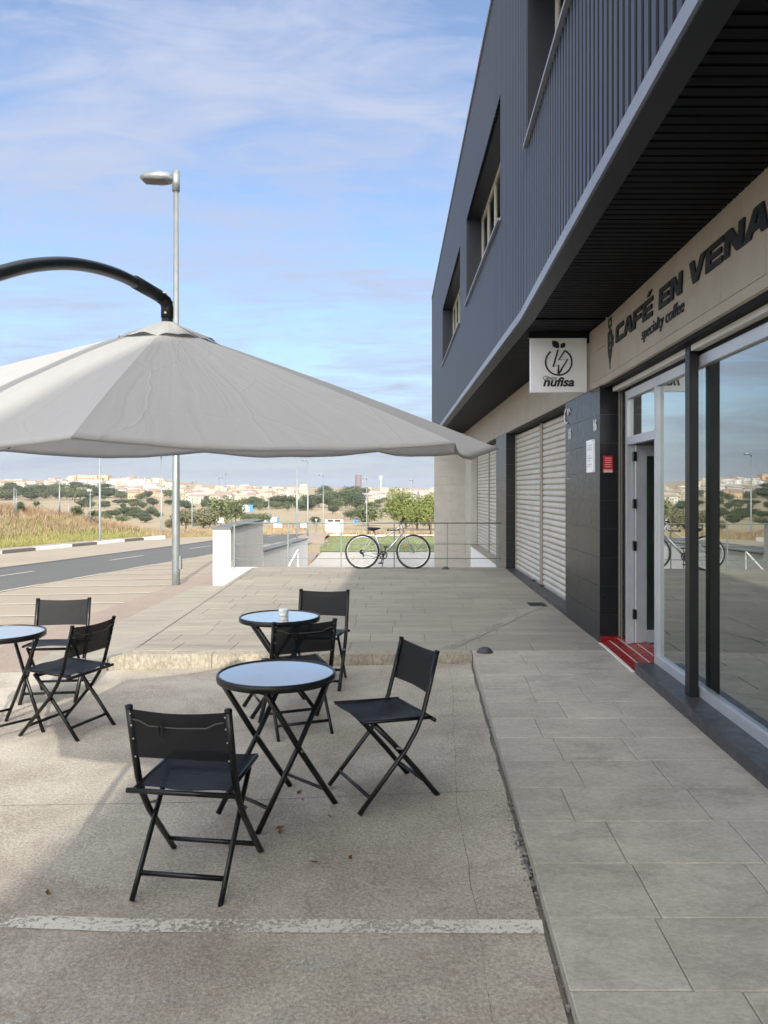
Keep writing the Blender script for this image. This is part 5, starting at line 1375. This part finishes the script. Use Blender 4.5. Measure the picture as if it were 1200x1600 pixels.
town(30, -420, -20, 752, 776, [HW, HW, HC], 'white house on the hill beyond the left edge', 'houses beyond the left edge')
town(9, 205, 258, 772, 780, [HO], 'orange row house at the foot of the white hillside town', 'orange row houses')
town(104, 262, 480, 764, 787, [HC, HC, HC, HW], 'cream house with a tiled roof in the central far town', 'cream houses in the central town')
town(30, 560, 684, 768, 787, [HC, HW], 'pale house in the far town right of the tower', 'pale houses right of the tower')
# apartment block on the crest
def flats(px0, px1, ytop, Y, label, m, wings):
    X0, X1 = px2x(px0, Y), px2x(px1, Y); zt = CAMZ+(765-ytop)/1200*Y; zb_ = H((X0+X1)/2, Y)-3; w = X1-X0
    b = empty('apartment_building', (X0, Y, zb_), label=label, cat='apartment building'); hh = zt-zb_
    for i, (a, c, f_) in enumerate(wings):
        mb = MB(); mb.box(w*a, w*c-.05, (i % 2)*4, 16, 0, hh*f_); wl_ = mb.build('wing', M[m], b)
        n0 = int(w*(c-a)/4)
        for fl_ in range(int((hh*f_-4)/3)):
            for k in range(n0):
                mm = MB(); x = w*a+1+k*4; y_ = (i % 2)*4; mm.box(x, x+2, y_-.1, y_-.01, 4+fl_*3, 5.6+fl_*3); mm.build('window', M['dark'], wl_)
flats(108, 168, 742, 980, 'long orange-beige apartment block on the hill crest', 'horange', ((0, .17, .9), (.17, .42, 1.), (.42, .72, .92), (.72, .86, 1.), (.86, 1, .97)))
flats(4, 33, 749, 1000, 'cream apartment block at the far left of the crest', 'hcream', ((0, .5, .92), (.5, 1, 1)))
flats(46, 72, 751, 1000, 'low cream apartment block between the other two on the crest', 'hcream', ((0, .6, 1), (.6, 1, .9)))
flats(-170, -120, 738, 980, 'orange apartment block beyond the left edge', 'horange', ((0, .5, .92), (.5, 1, 1)))
Y = 2600.; X = px2x(560, Y); zt = CAMZ+23/1200*Y
tw = empty('skyscraper', (X, Y, -20), label='lone reddish-brown tower block on the horizon', cat='skyscraper')
mb = MB(); mb.lathe([(11, 0), (11.3, 30), (10.6, zt+14), (10.6, zt+20), (0, zt+20)], 20); mb.build('shaft', M['tower'], tw, 'auto')
for k in range(9):
    mb = MB(); mb.lathe([(11.4, 24+k*5.5), (11.5, 25.2+k*5.5)], 20); mb.build('sunshade_band', M['dark'], tw)
Y = 1500.; X = px2x(595, Y); ms = empty('mast', (X, Y, H(X, Y)), label='thin white lattice mast right of the tower', cat='mast')
mb = MB(); hm = CAMZ+22/1200*Y-H(X, Y); mb.tube([(0, 0, 0), (0, 0, hm)], 1.0, 6); mb.build('shaft', M['hwhite'], ms)
mb = MB()
for k in (.93, .8): mb.box(-3.5, 3.5, -1.5, 1.5, hm*k, hm*k+1.2)
mb.build('platform', M['hwhite'], ms)
X, Y, z = gp(195, 806)

# ------------------------------------------------------------------ light morning haze over the valley
hz_m = bpy.data.materials.new('haze'); N_, L_2 = nodes_of(hz_m); o_ = N_.new('ShaderNodeOutputMaterial'); v_ = N_.new('ShaderNodeVolumePrincipled')
v_.inputs['Color'].default_value = (.86, .92, 1, 1); v_.inputs['Anisotropy'].default_value = .25; v_.inputs['Density'].default_value = .00013; L_2.new(v_.outputs[0], o_.inputs['Volume'])
mb = MB(); mb.box(-7600, 7600, -7600, 7600, -60, 95); hb_ = mb.build('haze', hz_m); tag(hb_, kind='stuff', label='thin pale haze over the valley')
